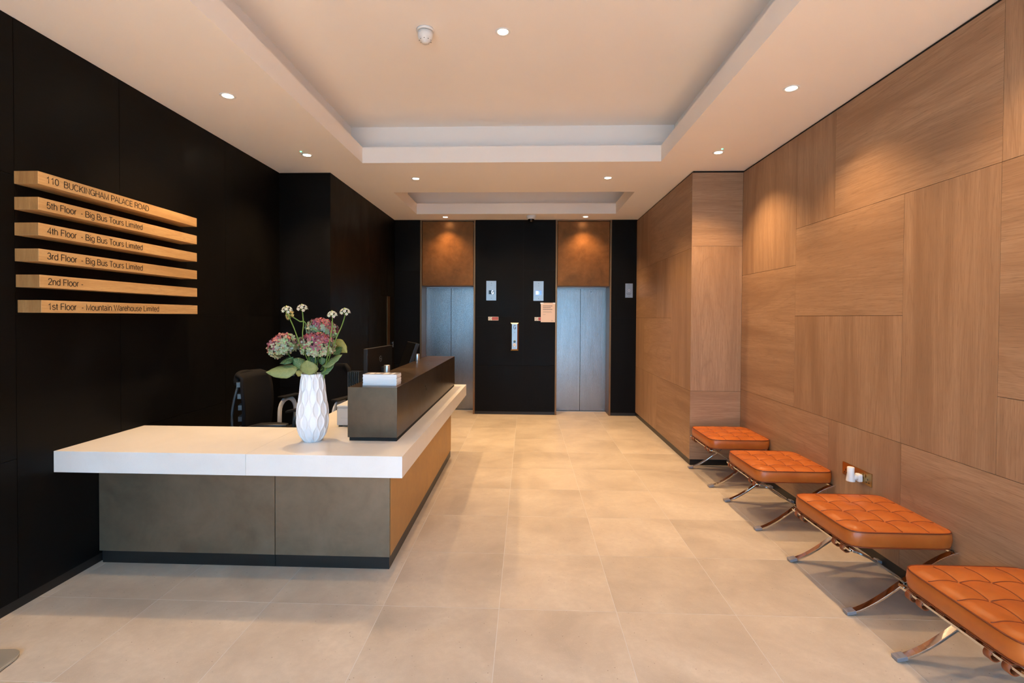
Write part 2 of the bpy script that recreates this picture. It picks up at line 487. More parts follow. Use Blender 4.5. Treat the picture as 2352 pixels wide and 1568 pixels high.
def stroke_text(name, body, mat, cap, loc, rot, parent, width=None, pen=.115):
    """light sans lettering drawn as flat strokes"""
    vs, fs = [], []; x = 0
    for ch in body:
        adv, lines = GLYPH[ch]
        for ln in lines:
            p = [Vector((a+x, b)) for a, b in ln]; n = len(p); o = len(vs)
            closed = (p[0]-p[-1]).length < 1e-4
            for i in range(n):
                a = p[i-1] if i else (p[-2] if closed else p[0]); b = p[i+1] if i < n-1 else (p[1] if closed else p[-1])
                d1 = (p[i]-a); d2 = (b-p[i])
                if d1.length < 1e-6: d1 = d2
                if d2.length < 1e-6: d2 = d1
                d1 = d1.normalized(); d2 = d2.normalized()
                nn = Vector((-(d1.y+d2.y), d1.x+d2.x))
                nn = nn.normalized() if nn.length > .2 else Vector((-d1.y, d1.x))
                k = 1/max(.45, nn.dot(Vector((-d1.y, d1.x))))
                vs += [p[i]+nn*pen/2*k, p[i]-nn*pen/2*k]
            for i in range(n-1): fs.append((o+2*i, o+2*i+1, o+2*i+3, o+2*i+2))
        x += adv
    x0 = min(v.x for v in vs); x1 = max(v.x for v in vs)
    sx = cap if width is None else width/(x1-x0)
    me = bpy.data.meshes.new(name)
    me.from_pydata([((v.x-x0)*sx, v.y*cap, 0) for v in vs], [], fs)
    me.materials.append(mat)
    o = bpy.data.objects.new(name, me); C.objects.link(o)
    o.rotation_euler = rot; o.location = loc
    if parent is not None: o.parent = parent; o.location = Vector(loc)-wloc(parent)
    o['kind'] = 'stuff'
    return o
def text(name, body, mat, size, loc, rot, parent, width=None, height=None, ext=.0004, fat=0):
    cu = bpy.data.curves.new(name, 'FONT'); cu.body = body; cu.size = size; cu.extrude = ext; cu.offset = fat
    o = bpy.data.objects.new(name, cu)
    C.objects.link(o); bpy.context.view_layer.update()
    dg = bpy.context.evaluated_depsgraph_get()
    me = bpy.data.meshes.new_from_object(o.evaluated_get(dg))
    bpy.data.objects.remove(o)
    xs = [v.co.x for v in me.vertices]
    x0, x1 = min(xs), max(xs)
    sx = 1 if width is None else width/(x1-x0)
    for v in me.vertices: v.co.x = (v.co.x-x0)*sx
    me.materials.clear(); me.materials.append(mat)
    o = bpy.data.objects.new(name, me); C.objects.link(o)
    o.rotation_euler = rot; o.location = loc
    if parent is not None: o.parent = parent; o.location = Vector(loc)-wloc(parent)
    return o

# ------------------------------------------------------------------ room dimensions
XL, XR = -2.577, 2.175
XL2, XR2 = -2.04, 1.67
YP, YB, YF = 5.145, 7.68, -1.8
H, H2, HC = 2.986, 3.14, 3.395

# floor
fl = struct(box('floor', M['grout'], XL-.1, XR+.1, YF-.1, 8.1, -.14, -.0006))
gx, gy = -.131, 2.548
tile_me = {}
for i in range(-5, 5):
    for j in range(-8, 10):
        x0, x1 = max(gx+.6*i, XL-.05), min(gx+.6*(i+1), XR+.05)
        y0, y1 = max(gy+.6*j, YF), min(gy+.6*(j+1), 8.08)
        if x1-x0 < .02 or y1-y0 < .02: continue
        if y0 > YP+.1 and (x1 < XL2-.05 or x0 > XR2+.05): continue
        g = .0015
        key = (round(x1-x0, 4), round(y1-y0, 4))
        if key not in tile_me:
            o = box('floor_tile', M['stone'], x0+g, x1-g, y0+g, y1-g, -.0025, 0, fl)
            tile_me[key] = o
        else:
            o = tile_me[key].copy(); C.objects.link(o)
            o.location = Vector(((x0+x1)/2, (y0+y1)/2, -.0025))-wloc(fl)

# ceiling with two coffers
CX0, CX1 = -1.6, 1.272
def ceiling():
    m = MB()
    T = .154
    cof = [(-1.0, 4.832), (5.985, 7.24)]
    x0, x1 = XL-.1, XR+.1
    m.box(x0, CX0, YF-.1, 8.1, H, H2); m.box(CX1, x1, YF-.1, 8.1, H, H2)
    ys = [YF-.1, cof[0][0], cof[0][1], cof[1][0], cof[1][1], 8.1]
    m.box(CX0, CX1, ys[0], ys[1], H, H2); m.box(CX0, CX1, ys[2], ys[3], H, H2); m.box(CX0, CX1, ys[4], ys[5], H, H2)
    d = .17
    for a, b in cof:
        X0, X1, Y0, Y1 = CX0-d, CX1+d, a-d, b+d
        m.box(X0-.03, X0, Y0, Y1, H2, HC); m.box(X1, X1+.03, Y0, Y1, H2, HC)
        m.box(X0-.03, X1+.03, Y0-.03, Y0, H2, HC); m.box(X0-.03, X1+.03, Y1, Y1+.03, H2, HC)
        m.box(X0-.03, X1+.03, Y0-.03, Y1+.03, HC, HC+.03)
    return struct(m.build('ceiling', M['white_paint']))
ceiling()

# ---- wood walls (carcass + one panel object per veneer sheet)
def panels_x(parent, X, sgn, rects, t=.012, mats=None, name='wall_panel'):
    """panels on a plane x = X facing sgn; rect = (y0, y1, z0, z1, grain)"""
    for (y0, y1, z0, z1, g) in rects:
        e = .0012
        a, b = (X, X+t) if sgn < 0 else (X-t, X)
        mat = mats or (M['wood_z'] if g == 'V' else M['wood_y'])
        box(name, mat, a, b, y0+e, y1-e, z0+e, z1-e, parent)
def panels_y(parent, Y, rects, t=.012, mats=None, name='wall_panel'):
    for (x0, x1, z0, z1, g) in rects:
        e = .0012
        mat = mats or (M['wood_z'] if g == 'V' else M['wood_x'])
        box(name, mat, x0+e, x1-e, Y, Y+t, z0+e, z1-e, parent)
ZT = 2.968
wr = struct(box('wall_right', M['joint'], XR+.012, XR+.14, YF-.1, YP+.02, 0, H))
panels_x(wr, XR, -1, [
    (4.138, YP, 1.93, ZT, 'V'), (4.138, YP, .782, 1.93, 'H'), (3.669, YP, .06, .782, 'H'), (2.972, 3.669, .06, .782, 'V'),
    (3.635, 4.138, 2.223, ZT, 'V'), (2.387, 3.635, 2.223, ZT, 'H'), (2.98, 4.138, 1.521, 2.223, 'H'), (2.98, 4.138, .782, 1.521, 'V'),
    (2.387, 2.98, .782, 2.223, 'V'), (1.75, 2.972, .06, .782, 'H'), (1.05, 1.75, .06, .782, 'V'),
    (1.19, 2.387, 1.146, 2.223, 'H'), (1.75, 2.387, 2.223, ZT, 'V'), (.55, 1.75, 2.223, ZT, 'H'), (1.19, 2.387, .782, 1.146, 'V'),
    (.0, 1.19, .782, 1.5, 'H'), (.0, 1.19, 1.5, 2.223, 'V'), (-.2, 1.05, .06, .782, 'H'), (-.6, .55, 2.223, ZT, 'V'),
    (-1.79, 0, .782, 2.223, 'V'), (-1.79, -.2, .06, .782, 'V'), (-1.79, -.6, 2.223, ZT, 'H')])
wc = struct(box('wall_right_corridor', M['joint'], XR2+.012, XR2+.14, YP+.012, YB+.02, 0, H))
panels_x(wc, XR2, -1, [
    (6.83, YB, 2.21, ZT, 'V'), (YP, 6.83, 2.21, ZT, 'H'), (6.49, YB, 1.499, 2.21, 'H'), (5.838, 6.49, 1.499, 2.21, 'V'),
    (YP, 5.838, .757, 2.21, 'V'), (5.838, 7.172, .757, 1.499, 'H'), (7.172, YB, .757, 1.499, 'V'),
    (6.445, YB, .06, .757, 'V'), (YP, 6.445, .06, .757, 'H')])
wp = struct(box('wall_pier', M['joint'], XR2+.14, XR+.012, YP+.012, YP+.12, 0, H))
panels_y(wp, YP, [(XR2, XR, 2.228, ZT, 'H'), (XR2, XR, .758, 2.228, 'V'), (XR2, XR, .06, .758, 'H')])
struct(box('baseboard_right', M['skirting'], XR+.006, XR+.012, YF, YP, 0, .058))
struct(box('baseboard_corridor', M['skirting'], XR2+.006, XR2+.012, YP+.008, YB, 0, .058))
struct(box('baseboard_pier', M['skirting'], XR2+.008, XR, YP+.006, YP+.012, 0, .058))

# ---- black walls
wl = struct(box('wall_left', M['joint'], XL-.14, XL-.012, YF-.1, YP+.12, 0, H))
def colx(edges, zs):
    out = []
    for k, (a, b) in enumerate(zip(edges[:-1], edges[1:])):
        z = zs[k % len(zs)]
        for c, d in zip(z[:-1], z[1:]): out.append((a, b, c, d, 'V'))
    return out
panels_x(wl, XL, 1, colx([YF, -.60, .92, 2.435, 3.088, 4.2, YP], [[.05, .765, 1.9, H], [.05, 1.5, H], [.05, .766, 2.2, H], [.05, 1.5, H], [.05, .755, 1.5, H], [.05, .755, 1.5, H]]), mats=M['black'])
wl2 = struct(box('wall_left_return', M['joint'], XL-.012, XL2-.14, YP+.012, YP+.12, 0, H))
panels_y(wl2, YP, [(XL, XL2, .05, .755, 'V'), (XL, XL2, .755, 1.5, 'V'), (XL, XL2, 1.5, H, 'V')], mats=M['black'])
wl3 = struct(box('wall_left_corridor', M['joint'], XL2-.14, XL2-.012, YP+.012, YB+.02, 0, H))
panels_x(wl3, XL2, 1, colx([YP+.0, 6.43, 6.95], [[.05, .755, H], [.05, 2.2, H]]) + [(6.95, 7.30, 1.80, H, 'V'), (7.30, YB, 1.80, H, 'V'), (7.42, YB, .05, 1.80, 'V')], mats=M['black'])
struct(box('baseboard_left', M['skirting'], XL-.012, XL-.004, YF, YP, 0, .05))
# flush service door in the left corridor wall
d3 = tag(holder('door_3', (XL2, 7.2, 0)))
box('door_leaf', M['black'], XL2-.011, XL2-.004, 6.955, 7.28, .01, 1.795, d3)
box('bronze_strip', M['brass_edge'], XL2-.010, XL2+.004, 7.285, 7.415, .01, 1.795, d3)  # upright bronze-coloured strip beside the leaf
h = box('pull_handle', M['steel'], XL2+.012, XL2+.02, 7.535, 7.555, 1.03, 1.115, d3, .002)
box('handle_stud', M['steel'], XL2, XL2+.013, 7.54, 7.55, 1.045, 1.055, d3)
box('handle_stud', M['steel'], XL2, XL2+.013, 7.54, 7.55, 1.09, 1.10, d3)

L1 = (-1.641, -.786); L2 = (.442, 1.292)
wb = holder('wall_back', (0, YB, 0))
m = MB()
for a, b in ((XL2-.14, L1[0]), (L1[1], L2[0]), (L2[1], XR2+.14)):
    m.box(a, b, YB+.012, YB+.30, 0, H)
m.box(XL2-.14, XR2+.14, 8.06, 8.2, 0, H)
m.build('wall_core', M['joint'], wb)
panels_y(wb, YB, [(XL2, L1[0], .0, .754, 'V'), (XL2, L1[0], .754, 2.2, 'V'), (XL2, L1[0], 2.2, H, 'V'),
    (L1[1], L2[0], .045, .754, 'H'), (L1[1], -.046, .754, 1.504, 'V'), (-.046, L2[0], .754, 2.22, 'V'), (L1[1], -.046, 1.504, H, 'V'), (-.046, L2[0], 2.22, H, 'V'),
    (L2[1], XR2, .045, 1.49, 'V'), (L2[1], XR2, 1.49, H, 'V')], mats=M['black'])
struct(box('baseboard_back', M['skirting'], L1[1], L2[0], YB+.004, YB+.012, 0, .045))
struct(box('baseboard_back.001', M['skirting'], L2[1], XR2, YB+.004, YB+.012, 0, .045))

# ---- lift doors
def lift(name, X, split, left_gap, right_gap):
    x0, x1 = X
    r = holder(name, ((x0+x1)/2, YB, 0))
    t = .027
    # bronze architraves: a face strip and a deep reveal
    for a, b in ((x0, x0+t), (x1-t, x1)):
        box('architrave', M['brass_edge'], a, b, YB-.006, 8.03, 0, H-.002, r, .0015)
    box('architrave', M['brass_edge'], x0+t, x1-t, YB-.004, YB+.02, H-.02, H-.002, r)
    box('transom_panel', M['copper'], x0+t+.006, x1-t-.006, YB+.004, YB+.02, 1.983, H-.026, r, .001)
    box('transom_soffit', M['copper'], x0+t, x1-t, YB+.02, 8.03, 1.975, 1.990, r)
    box('door_header', M['steel'], x0+t, x1-t, 8.022, 8.035, 1.955, 1.99, r)
    da, db = x0+t, x1-t
    for k, (a, b) in enumerate(((da, split-.002), (split+.002, db))):
        lf = box('door_leaf', M['linen'], a, b, 8.0+.014*0+.012, 8.03, .012, 1.958, r, .0015)
        if k == 1:
            xh = split+.165
            kh = MB(); kh.cyl((xh, 8.012, 1.905), .011, .004, 20, 'y')
            kh.build('lock_escutcheon', M['steel'], lf)
            kh = MB(); kh.cyl((xh, 8.0075, 1.905), .005, .003, 12, 'y')
            kh.build('key_hole', M['slot_dark'], lf)
    box('sill', M['steel'], x0+t, x1-t, 7.985, 8.03, 0, .008, r)
    return r
lift('door_1', L1, -1.206, 0, 0)
lift('door_2', L2, .862, 0, 0)

# ---- glazed front behind the camera, and the street outside
wf = holder('window_1', ((XL+XR)/2, YF, 0))
for x in (XL, -1.35, -.45, .45, 1.30, XR-.06):
    box('mullion', M['frame_dark'], x, x+.06, YF-.04, YF+.04, 0, H, wf)
for z in (0, 2.25, H-.06):
    box('transom', M['frame_dark'], XL+.06, XR-.06, YF-.035, YF+.035, z, z+.06, wf)
for a, b in ((XL+.06, -1.35), (-1.29, -.45), (-.39, .45), (.51, 1.30), (1.36, XR-.06)):
    for z0, z1 in ((.06, 2.25), (2.31, H-.06)):
        box('pane', M['glass'], a, b, YF-.004, YF+.004, z0, z1, wf)
struct(box('pavement', M['pavement'], -30, 30, -32, YF-.1, -.14, -.02))
struct(box('facade', M['facade'], -30, 30, -32.5, -32, -.1, 6))

# ------------------------------------------------------------------ downlights
def downlight_proto():
    t = thing('downlight', 'x', 'light', (0, 0, 0), 'recessed ceiling downlights')
    MB().lathe([(.036, -.002), (.046, -.006), (.050, -.003), (.051, 0.0)], n=32, caps=False).build('trim_ring', M['white_plastic'], t)
    MB().lathe([(.036, -.002), (.033, -.0005)], n=32, caps=False).build('reflector', M['chrome'], t)
    MB().lathe([(.0335, -.0015), (.0005, -.0035)], n=32, caps=False).build('lamp_lens', M['lamp'], t)
    return t
def spot(x, y, z, w, ang=1.95, blend=1.0, col=WARM, r=.028):
    d = bpy.data.lights.new('downlight_beam', 'SPOT')
    d.energy = w; d.spot_size = ang; d.spot_blend = blend; d.color = col; d.shadow_soft_size = r
    o = bpy.data.objects.new('downlight_beam', d); o.location = (x, y, z-.02); C.objects.link(o)
    return o
dl0 = downlight_proto(); first = True
LIGHTS = [
    (-2.03, 3.342, H, 'ceiling downlight above the wooden floor signs, left aisle of the ceiling', 1.0),
    (-2.036, 4.582, H, 'ceiling downlight near the dark wall return, with a green indicator beside it', 1.0),
    (1.703, 3.324, H, 'ceiling downlight close to the oak wall, nearest and largest on the right', .82),
    (1.714, 4.583, H, 'ceiling downlight in front of the oak pier, with a green indicator beside it', 1.15),
    (-1.20, 5.386, H, 'left one of the two ceiling downlights between the two coffers', 1.15),
    (.859, 5.39, H, 'right one of the two ceiling downlights between the two coffers', 1.15),
    (-1.217, 7.46, H, 'ceiling downlight shining on the bronze panel over the left lift', .85),
    (.866, 7.455, H, 'ceiling downlight shining on the bronze panel over the right lift', .85),
    (-.167, 3.355, HC, 'single bright downlight in the raised middle of the large coffer', .5),
    (-2.03, 2.09, H, 'left aisle ceiling downlight above the front floor, out of view', .5),
    (1.703, 2.09, H, 'right aisle ceiling downlight above the nearest stool, out of view', .6),
    (-1.30, -.10, HC, 'unseen downlight added to brighten the ceiling, left in the large coffer', 12.0),  # strong lamps added behind the camera so floor bounce brightens the ceiling
    (.97, -.10, HC, 'unseen downlight added to brighten the ceiling, right in the large coffer', 12.0),
    (-.167, -.10, HC, 'unseen downlight added to brighten the ceiling, middle of the large coffer', 12.0),
    (-.167, 6.61, HC, 'downlight in the raised middle of the small far coffer', 2.2)]
for (x, y, z, lab, k) in LIGHTS:
    o = dl0 if first else copy_tree(dl0); first = False
    o.location = (x, y, z); o['label'] = lab
    spot(x, y, z, SPOT_W*k, *((1.0, .4) if k > 3 else ()))
for (px, py, lab) in ((691, 347, 'tiny green indicator lamp on the ceiling above the dark wall return'), (1659, 341, 'tiny green indicator lamp on the ceiling in front of the oak pier')):
    d = R3.transposed() @ Vector(((px-1166.33)/FPX, (py-745.74)/FPX, 1)); s_ = (H-1.5)/d.z
    p = Vector((0, 0, 1.5))+d*s_
    t = thing('indicator_lamp', lab, 'indicator light', (p.x, p.y, H), 'green ceiling indicators')
    MB().lathe([(.012, -.004), (.015, 0)], p, 16).build('bezel', M['white_plastic'], t)
    MB().lathe([(.004, -.008), (.008, -.004)], p, 12).build('lens', M['led_green'], t)

# smoke detector
t = thing('smoke_detector', 'white round smoke detector under the large ceiling coffer', 'smoke detector', (-.678, 3.316, HC))
c = Vector((-.678, 3.316, HC))
MB().lathe([(.056, 0), (.057, -.012), (.051, -.016)], c, 40).build('base', M['white_plastic'], t)
MB().lathe([(.044, -.016), (.044, -.020)], c, 40).build('shadow_gap', M['slot_dark'], t)
MB().lathe([(.050, -.020), (.050, -.045), (.046, -.058), (.044, -.060)], c, 40).build('body', M['white_plastic'], t)
MB().lathe([(.044, -.060), (.034, -.078), (.024, -.082), (.021, -.090), (.0005, -.091)], c, 40, caps=False).build('sensor_cap', M['white_plastic'], t)
for k in range(9):
    a = 2*PI*k/9
    m = MB(); m.box(-.002, .002, -.001, .001, -.0, .014)
    o = m.build('vent_slot', M['slot_dark'], t, world=False)
    o.rotation_euler = (-.55, 0, a); o.location = (.0405*math.cos(a-PI/2), .0405*math.sin(a-PI/2), -.0760)
# dome camera
c = Vector((.062, 7.36, H))
t = thing('dome_camera', 'white dome security camera on the ceiling between the lifts', 'security camera', c)
MB().lathe([(.070, 0), (.072, -.030), (.060, -.052), (.048, -.056)], c, 32).build('housing', M['white_plastic'], t)
MB().lathe([(.047, -.056), (.045, -.072), (.036, -.09), (.018, -.102), (.0005, -.105)], c, 32, caps=False).build('dome_lens', M['black_gloss'], t)

# ------------------------------------------------------------------ floor-by-floor sign slats
M['oak_end'] = wood('oak_end_grain', 'z', (.40, .215, .075), (.31, .16, .05), (.22, .105, .03), .6, .3, 6.0)
def end_grain(o):
    if len(o.data.materials) < 2: o.data.materials.append(M['oak_end'])
    for p in o.data.polygons:
        if abs(p.normal.y) > .9: p.material_index = 1
names = ['110 BUCKINGHAM PALACE ROAD', '5th Floor', '4th Floor', '3rd Floor', '2nd Floor', '1st Floor']
rows = [('110  BUCKINGHAM PALACE ROAD', 2.477, 3.17, None),
        ('5th Floor', 2.475, 2.644, '- Big Bus Tours Limited'), ('4th Floor', 2.475, 2.645, '- Big Bus Tours Limited'),
        ('3rd Floor', 2.475, 2.646, '- Big Bus Tours Limited'), ('2nd Floor -', 2.478, 2.682, None), ('1st Floor', 2.480, 2.640, '- Mountain Warehouse Limited')]
zs = [2.155, 2.0255, 1.897, 1.767, 1.6365, 1.5085]
labs = ['topmost oak slat sign lettered with the street address on the dark wall', 'oak slat sign reading 5th Floor on the dark wall', 'oak slat sign reading 4th Floor on the dark wall',
        'oak slat sign reading 3rd Floor on the dark wall', 'oak slat sign reading 2nd Floor with no tenant after it', 'lowest oak slat sign, reading 1st Floor, on the dark wall']
for k, ((a, y0, y1, b), z, lab) in enumerate(zip(rows, zs, labs)):
    dy = .012 if k == 5 else (.004 if k == 4 else 0)
    t = thing('sign_slat', lab, 'sign', (XL+.06, 3.03, z), 'oak floor signs on the dark wall')
    box('slat', M['oak'], XL+.002, -2.45, 2.431+dy, 3.642+dy*.3, z, z+.0635, t, .0008, seg=1)
    end_grain(C.objects[-1] if False else t.children[0])
    rot = (PI/2, 0, PI/2)
    stroke_text('lettering', a, M['ink'], .0335, (-2.4494, y0, z+.0155), rot, t, width=y1-y0)
    if b:
        e = 3.254 if k == 5 else 3.114
        stroke_text('lettering', b, M['ink'], .0335, (-2.4494, 2.673, z+.0155), rot, t, width=e-2.673)

# ------------------------------------------------------------------ reception desk
dk = thing('reception_desk', 'L-shaped reception desk with thick white worktop and patinated bronze base', 'desk', (-1.6, 3.8, 0))
ZS0, ZS1 = .638, .754
XD = -.655
box('worktop', M['quartz'], XL+.001, -1.507, 2.63, 3.28, ZS0, ZS1, dk, .0015)
m = MB()
vv = [(-1.5055, 2.63), (XD, 2.63), (XD, 5.48), (-1.50, 5.48), (-1.50, 3.28), (-1.5055, 3.28)]
n = len(vv)
m.add([(x, y, ZS0) for x, y in vv]+[(x, y, ZS1) for x, y in vv], [tuple(reversed(range(n))), tuple(range(n, 2*n))]+[(i, (i+1) % n, n+(i+1) % n, n+i) for i in range(n)])
m.build('worktop', M['quartz'], dk, .0015)
XB, YB0 = -.80, 2.917
box('front_panel', M['bronze'], XL+.002, -1.494, YB0, YB0+.02, .072, ZS0-.001, dk, .001)
box('front_panel', M['bronze'], -1.490, XB-.001, YB0, YB0+.02, .072, ZS0-.001, dk, .001)
box('side_panel', M['bronze_lit'], XB-.02, XB, YB0+.0215, 5.325, .072, ZS0-.001, dk, .001)
box('end_panel', M['bronze'], -1.45, XB-.0215, 5.305, 5.325, .072, ZS0-.001, dk, .001)
box('carcass', M['joint'], -1.42, XB-.022, YB0+.022, 5.30, .0, ZS0-.001, dk)
box('carcass', M['joint'], XL+.002, -1.425, YB0+.022, 3.20, .0, ZS0-.001, dk)
box('plinth', M['skirting'], XL+.02, -1.492, YB0+.004, YB0+.022, 0, .070, dk)
box('plinth', M['skirting'], -1.490, XB-.004, YB0+.004, YB0+.022, 0, .070, dk)
box('plinth', M['skirting'], XB-.022, XB-.004, YB0+.0225, 5.32, 0, .070, dk)
# raised counter box
BX0, BX1, BY0, BY1, BZ0, BZ1 = -1.063, -.765, 2.945, 5.345, .776, 1.076
box('counter_box', M['bronze_dark'], BX0, BX1, BY0+.0, BY1, BZ0, BZ1, dk, .0012)
box('counter_base', M['joint'], BX0+.008, BX1-.004, BY0+.008, BY1-.008, ZS1-.0005, BZ0, dk)

# ------------------------------------------------------------------ things on the desk
# vase
def S01(t):
    t = max(0, min(1, t)); return t*t*(3-2*t)
vc = Vector((-1.273, 2.94, ZS1))
def vase():
    t = thing('vase', 'tall white ceramic vase with carved teardrop relief on the worktop', 'vase', vc)
    Hh = .402
    prof = [(0, .050), (.012, .062), (.04, .078), (.08, .090), (.12, .0945), (.17, .0925), (.22, .087), (.28, .079), (.34, .071), (.385, .0665), (.402, .0655)]
    def rad(h):
        for (a, ra), (b, rb) in zip(prof[:-1], prof[1:]):
            if a <= h <= b: return ra+(rb-ra)*(h-a)/(b-a)
        return prof[-1][1]
    N = 24; dl = 2*PI/N; P = .150; A = dl*.40
    def rr(a, h):
        r = rad(h)
        def line(k):
            c_ = math.cos(2*PI*(h+.03)/P)
            return k*dl+(A if k % 2 == 0 else -A)*math.copysign(abs(c_)**.75, c_)
        k = int(a/dl); best = None
        for q in range(k-2, k+3):
            l, rt = line(q), line(q+1)
            if l <= a < rt:
                tt = (a-l)/(rt-l); w = (rt-l)/dl
                return r-.0060*(1-(1-math.sin(PI*tt))**3.2)*S01((w-.25)/.9)*min(1, h/.012+.1)
        return r
    m = MB(); nu, nv = 288, 110
    m.grid(lambda u, v: (rr(2*PI*u % (2*PI-1e-9), v*Hh)*math.cos(2*PI*u)+vc.x, rr(2*PI*u % (2*PI-1e-9), v*Hh)*math.sin(2*PI*u)+vc.y, vc.z+v*Hh+.0005), nu, nv)
    m.lathe([(.060, Hh), (.055, Hh-.03), (.05, .03), (.0005, .02)], vc, 48, caps=False)
    m.lathe([(.0655, Hh), (.060, Hh)], vc, 48, caps=False)
    m.build('vase_body', M['white_gloss'], t)
vase()

PINK = [(.27, .055, .085), (.42, .075, .075), (.22, .055, .10), (.33, .12, .13)]
GREEN = [(.33, .43, .23), (.27, .38, .20), (.40, .46, .27), (.30, .36, .26)]
def florets(c, rx, ry, rz, tilt, count, seed):
    rnd = random.Random(seed); m = MB()
    T = Euler(tilt).to_matrix()
    for k in range(count):
        z = 1-(k+.5)/count*1.72
        a = k*2.39996+rnd.uniform(-.2, .2)
        q = math.sqrt(max(0, 1-z*z))
        nrm = Vector((q*math.cos(a), q*math.sin(a), z))
        p = Vector((nrm.x*rx, nrm.y*ry, nrm.z*rz))*(1+rnd.uniform(-.07, .05))
        nrm = (nrm+Vector([rnd.uniform(-.35, .35) for _ in range(3)])).normalized()
        p = T @ p+c; nrm = T @ nrm
        u = nrm.cross(Vector((.3, .2, 1))).normalized(); w = nrm.cross(u)
        rot = rnd.uniform(0, 6.28); s = rnd.uniform(.0125, .0170)
        hgt = (z+.15+rnd.uniform(-.55, .55))
        base = rnd.choice(PINK) if hgt > .38 else rnd.choice(GREEN)
        rim = rnd.choice(PINK)
        for i in range(4):
            b = rot+i*PI/2
            d = (u*math.cos(b)+w*math.sin(b)); e = nrm.cross(d)
            cup = rnd.uniform(.1, .8)
            pts = [p, p+d*s*.5+e*s*.42+nrm*s*.12*cup, p+d*s*1.0+e*s*.40+nrm*s*.45*cup, p+d*s*1.18+nrm*s*.62*cup, p+d*s*1.0-e*s*.40+nrm*s*.45*cup, p+d*s*.5-e*s*.42+nrm*s*.12*cup]
            mid = p+d*s*.62+nrm*s*.12*cup
            col = tuple(x*rnd.uniform(.8, 1.15) for x in base)
            o = pts+[mid]
            m.add(o, [(0, 1, 6), (0, 6, 5), (1, 2, 6), (6, 4, 5)], True, col)
            rc = tuple(.5*x+.5*y for x, y in zip(col, rim)) if rnd.random() < .5 else col
            m.add([pts[2], pts[3], pts[4], mid], [(0, 1, 3), (1, 2, 3)], True, rc)
    # inner core so the head is not see-through
    cm = []
    for j in range(7):
        for i in range(12):
            th = PI*(j/6)*.86; ph = 2*PI*i/12
            v = Vector((math.sin(th)*math.cos(ph)*rx*.8, math.sin(th)*math.sin(ph)*ry*.8, math.cos(th)*rz*.8))
            cm.append(T @ v+c)
    fs = [(j*12+i, (j+1)*12+i, (j+1)*12+(i+1) % 12, j*12+(i+1) % 12) for j in range(6) for i in range(12)]
    m.add(cm, fs, True, (.10, .11, .06))
    return m
def leaf_mb(base, tip, width, normal, curl=.15, droop=0.0):
    base, tip, N = Vector(base), Vector(tip), Vector(normal).normalized()
    L = (tip-base).length; d = (tip-base).normalized(); sd = d.cross(N).normalized(); N = sd.cross(d)
    nu, nv = 12, 6
    def prof(u): return max(.0, math.sin(PI*min(1, u**.80)))**.75*(1-.18*u)+.0
    def f(u, v):
        w = (v-.5)*2*prof(u)*width/2
        zz = -abs((v-.5)*2)**1.5*width*curl*prof(u)-droop*L*u*u
        jag = .0015*math.sin(u*60)*(abs(v-.5)*2)**3
        return base+d*(u*L)+sd*(w+jag*(1 if v > .5 else -1))+N*(zz+.0016*math.cos(u*30)*(abs(v-.5)*2))
    m = MB(); m.grid(f, nu, nv)
    v = MB()
    v.tube([base+d*(u*L)+N*(.0004-droop*L*u*u) for u in [i/8*.96 for i in range(9)]], .0011, 5, scale=[1-.09*i for i in range(9)])
    for i in range(1, 6):
        for sg in (-1, 1):
            u0 = i/6*.75; u1 = min(.95, u0+.20)
            a = f(u0, .5)+N*.0005; b = f(u1, .5+sg*.42)+N*.0005; mm = f((u0+u1)/2, .5+sg*.19)+N*.0005
            v.tube([a, mm, b], .0005, 4)
    return m, v
def add_leaf(parent, b, t, w, n, mat, curl=.15, droop=0, lab=None):
    m, v = leaf_mb(b, t, w, n, curl, droop)
    o = m.build('leaf', M[mat], parent, solid=.0006)
    if lab: o['label'] = lab
    v.build('veins', M['vein'], o)
def fpx(cx, cy, dy=0): return at(600+.1148*cx, 690+.1148*cy, 2.94+dy)
mouth = Vector((vc.x, vc.y, ZS1+.39))
def hydrangea(label, cx, cy, dy, r, tilt, cnt, seed, leaves):
    c = fpx(cx, cy, dy)
    t = thing('hydrangea', label, 'flower', (vc.x, vc.y, ZS1+.05), 'hydrangeas in the vase')
    f = florets(c, *r, tilt, cnt, seed).build('florets', M['petal'], t); f['kind'] = 'stuff'
    b = Vector((vc.x+random.uniform(-.02, .02), vc.y+random.uniform(-.02, .02), ZS1+.06))
    k = Vector((vc.x+(c.x-vc.x)*.35, vc.y+(c.y-vc.y)*.35, ZS1+.40))
    MB().tube([b, (b+k)/2, k, (k+c)/2, c], .0035, 8).build('stem', M['stem'], t)
    for l in leaves:
        add_leaf(t, *l)
    return t
def q(cx, cy, dy=0): return fpx(cx, cy, dy)
hydrangea('pink and green hydrangea head leaning out left of the vase', 430, 905, -.01, (.082, .078, .066), (0, -.5, .1), 150, 1, [
    (q(730, 1365, -.05), q(75, 1400, -.09), .105, (.1, -.75, .6), 'leaf_pale', .18, .10),
    (q(640, 1130, -.03), q(365, 1250, -.07), .060, (-.2, -.8, .6), 'leaf_dark', .2, .05),
    (q(820, 1500, -.03), q(690, 1400, -.05), .040, (.2, -1, .2), 'leaf_yellow', .1, 0)])
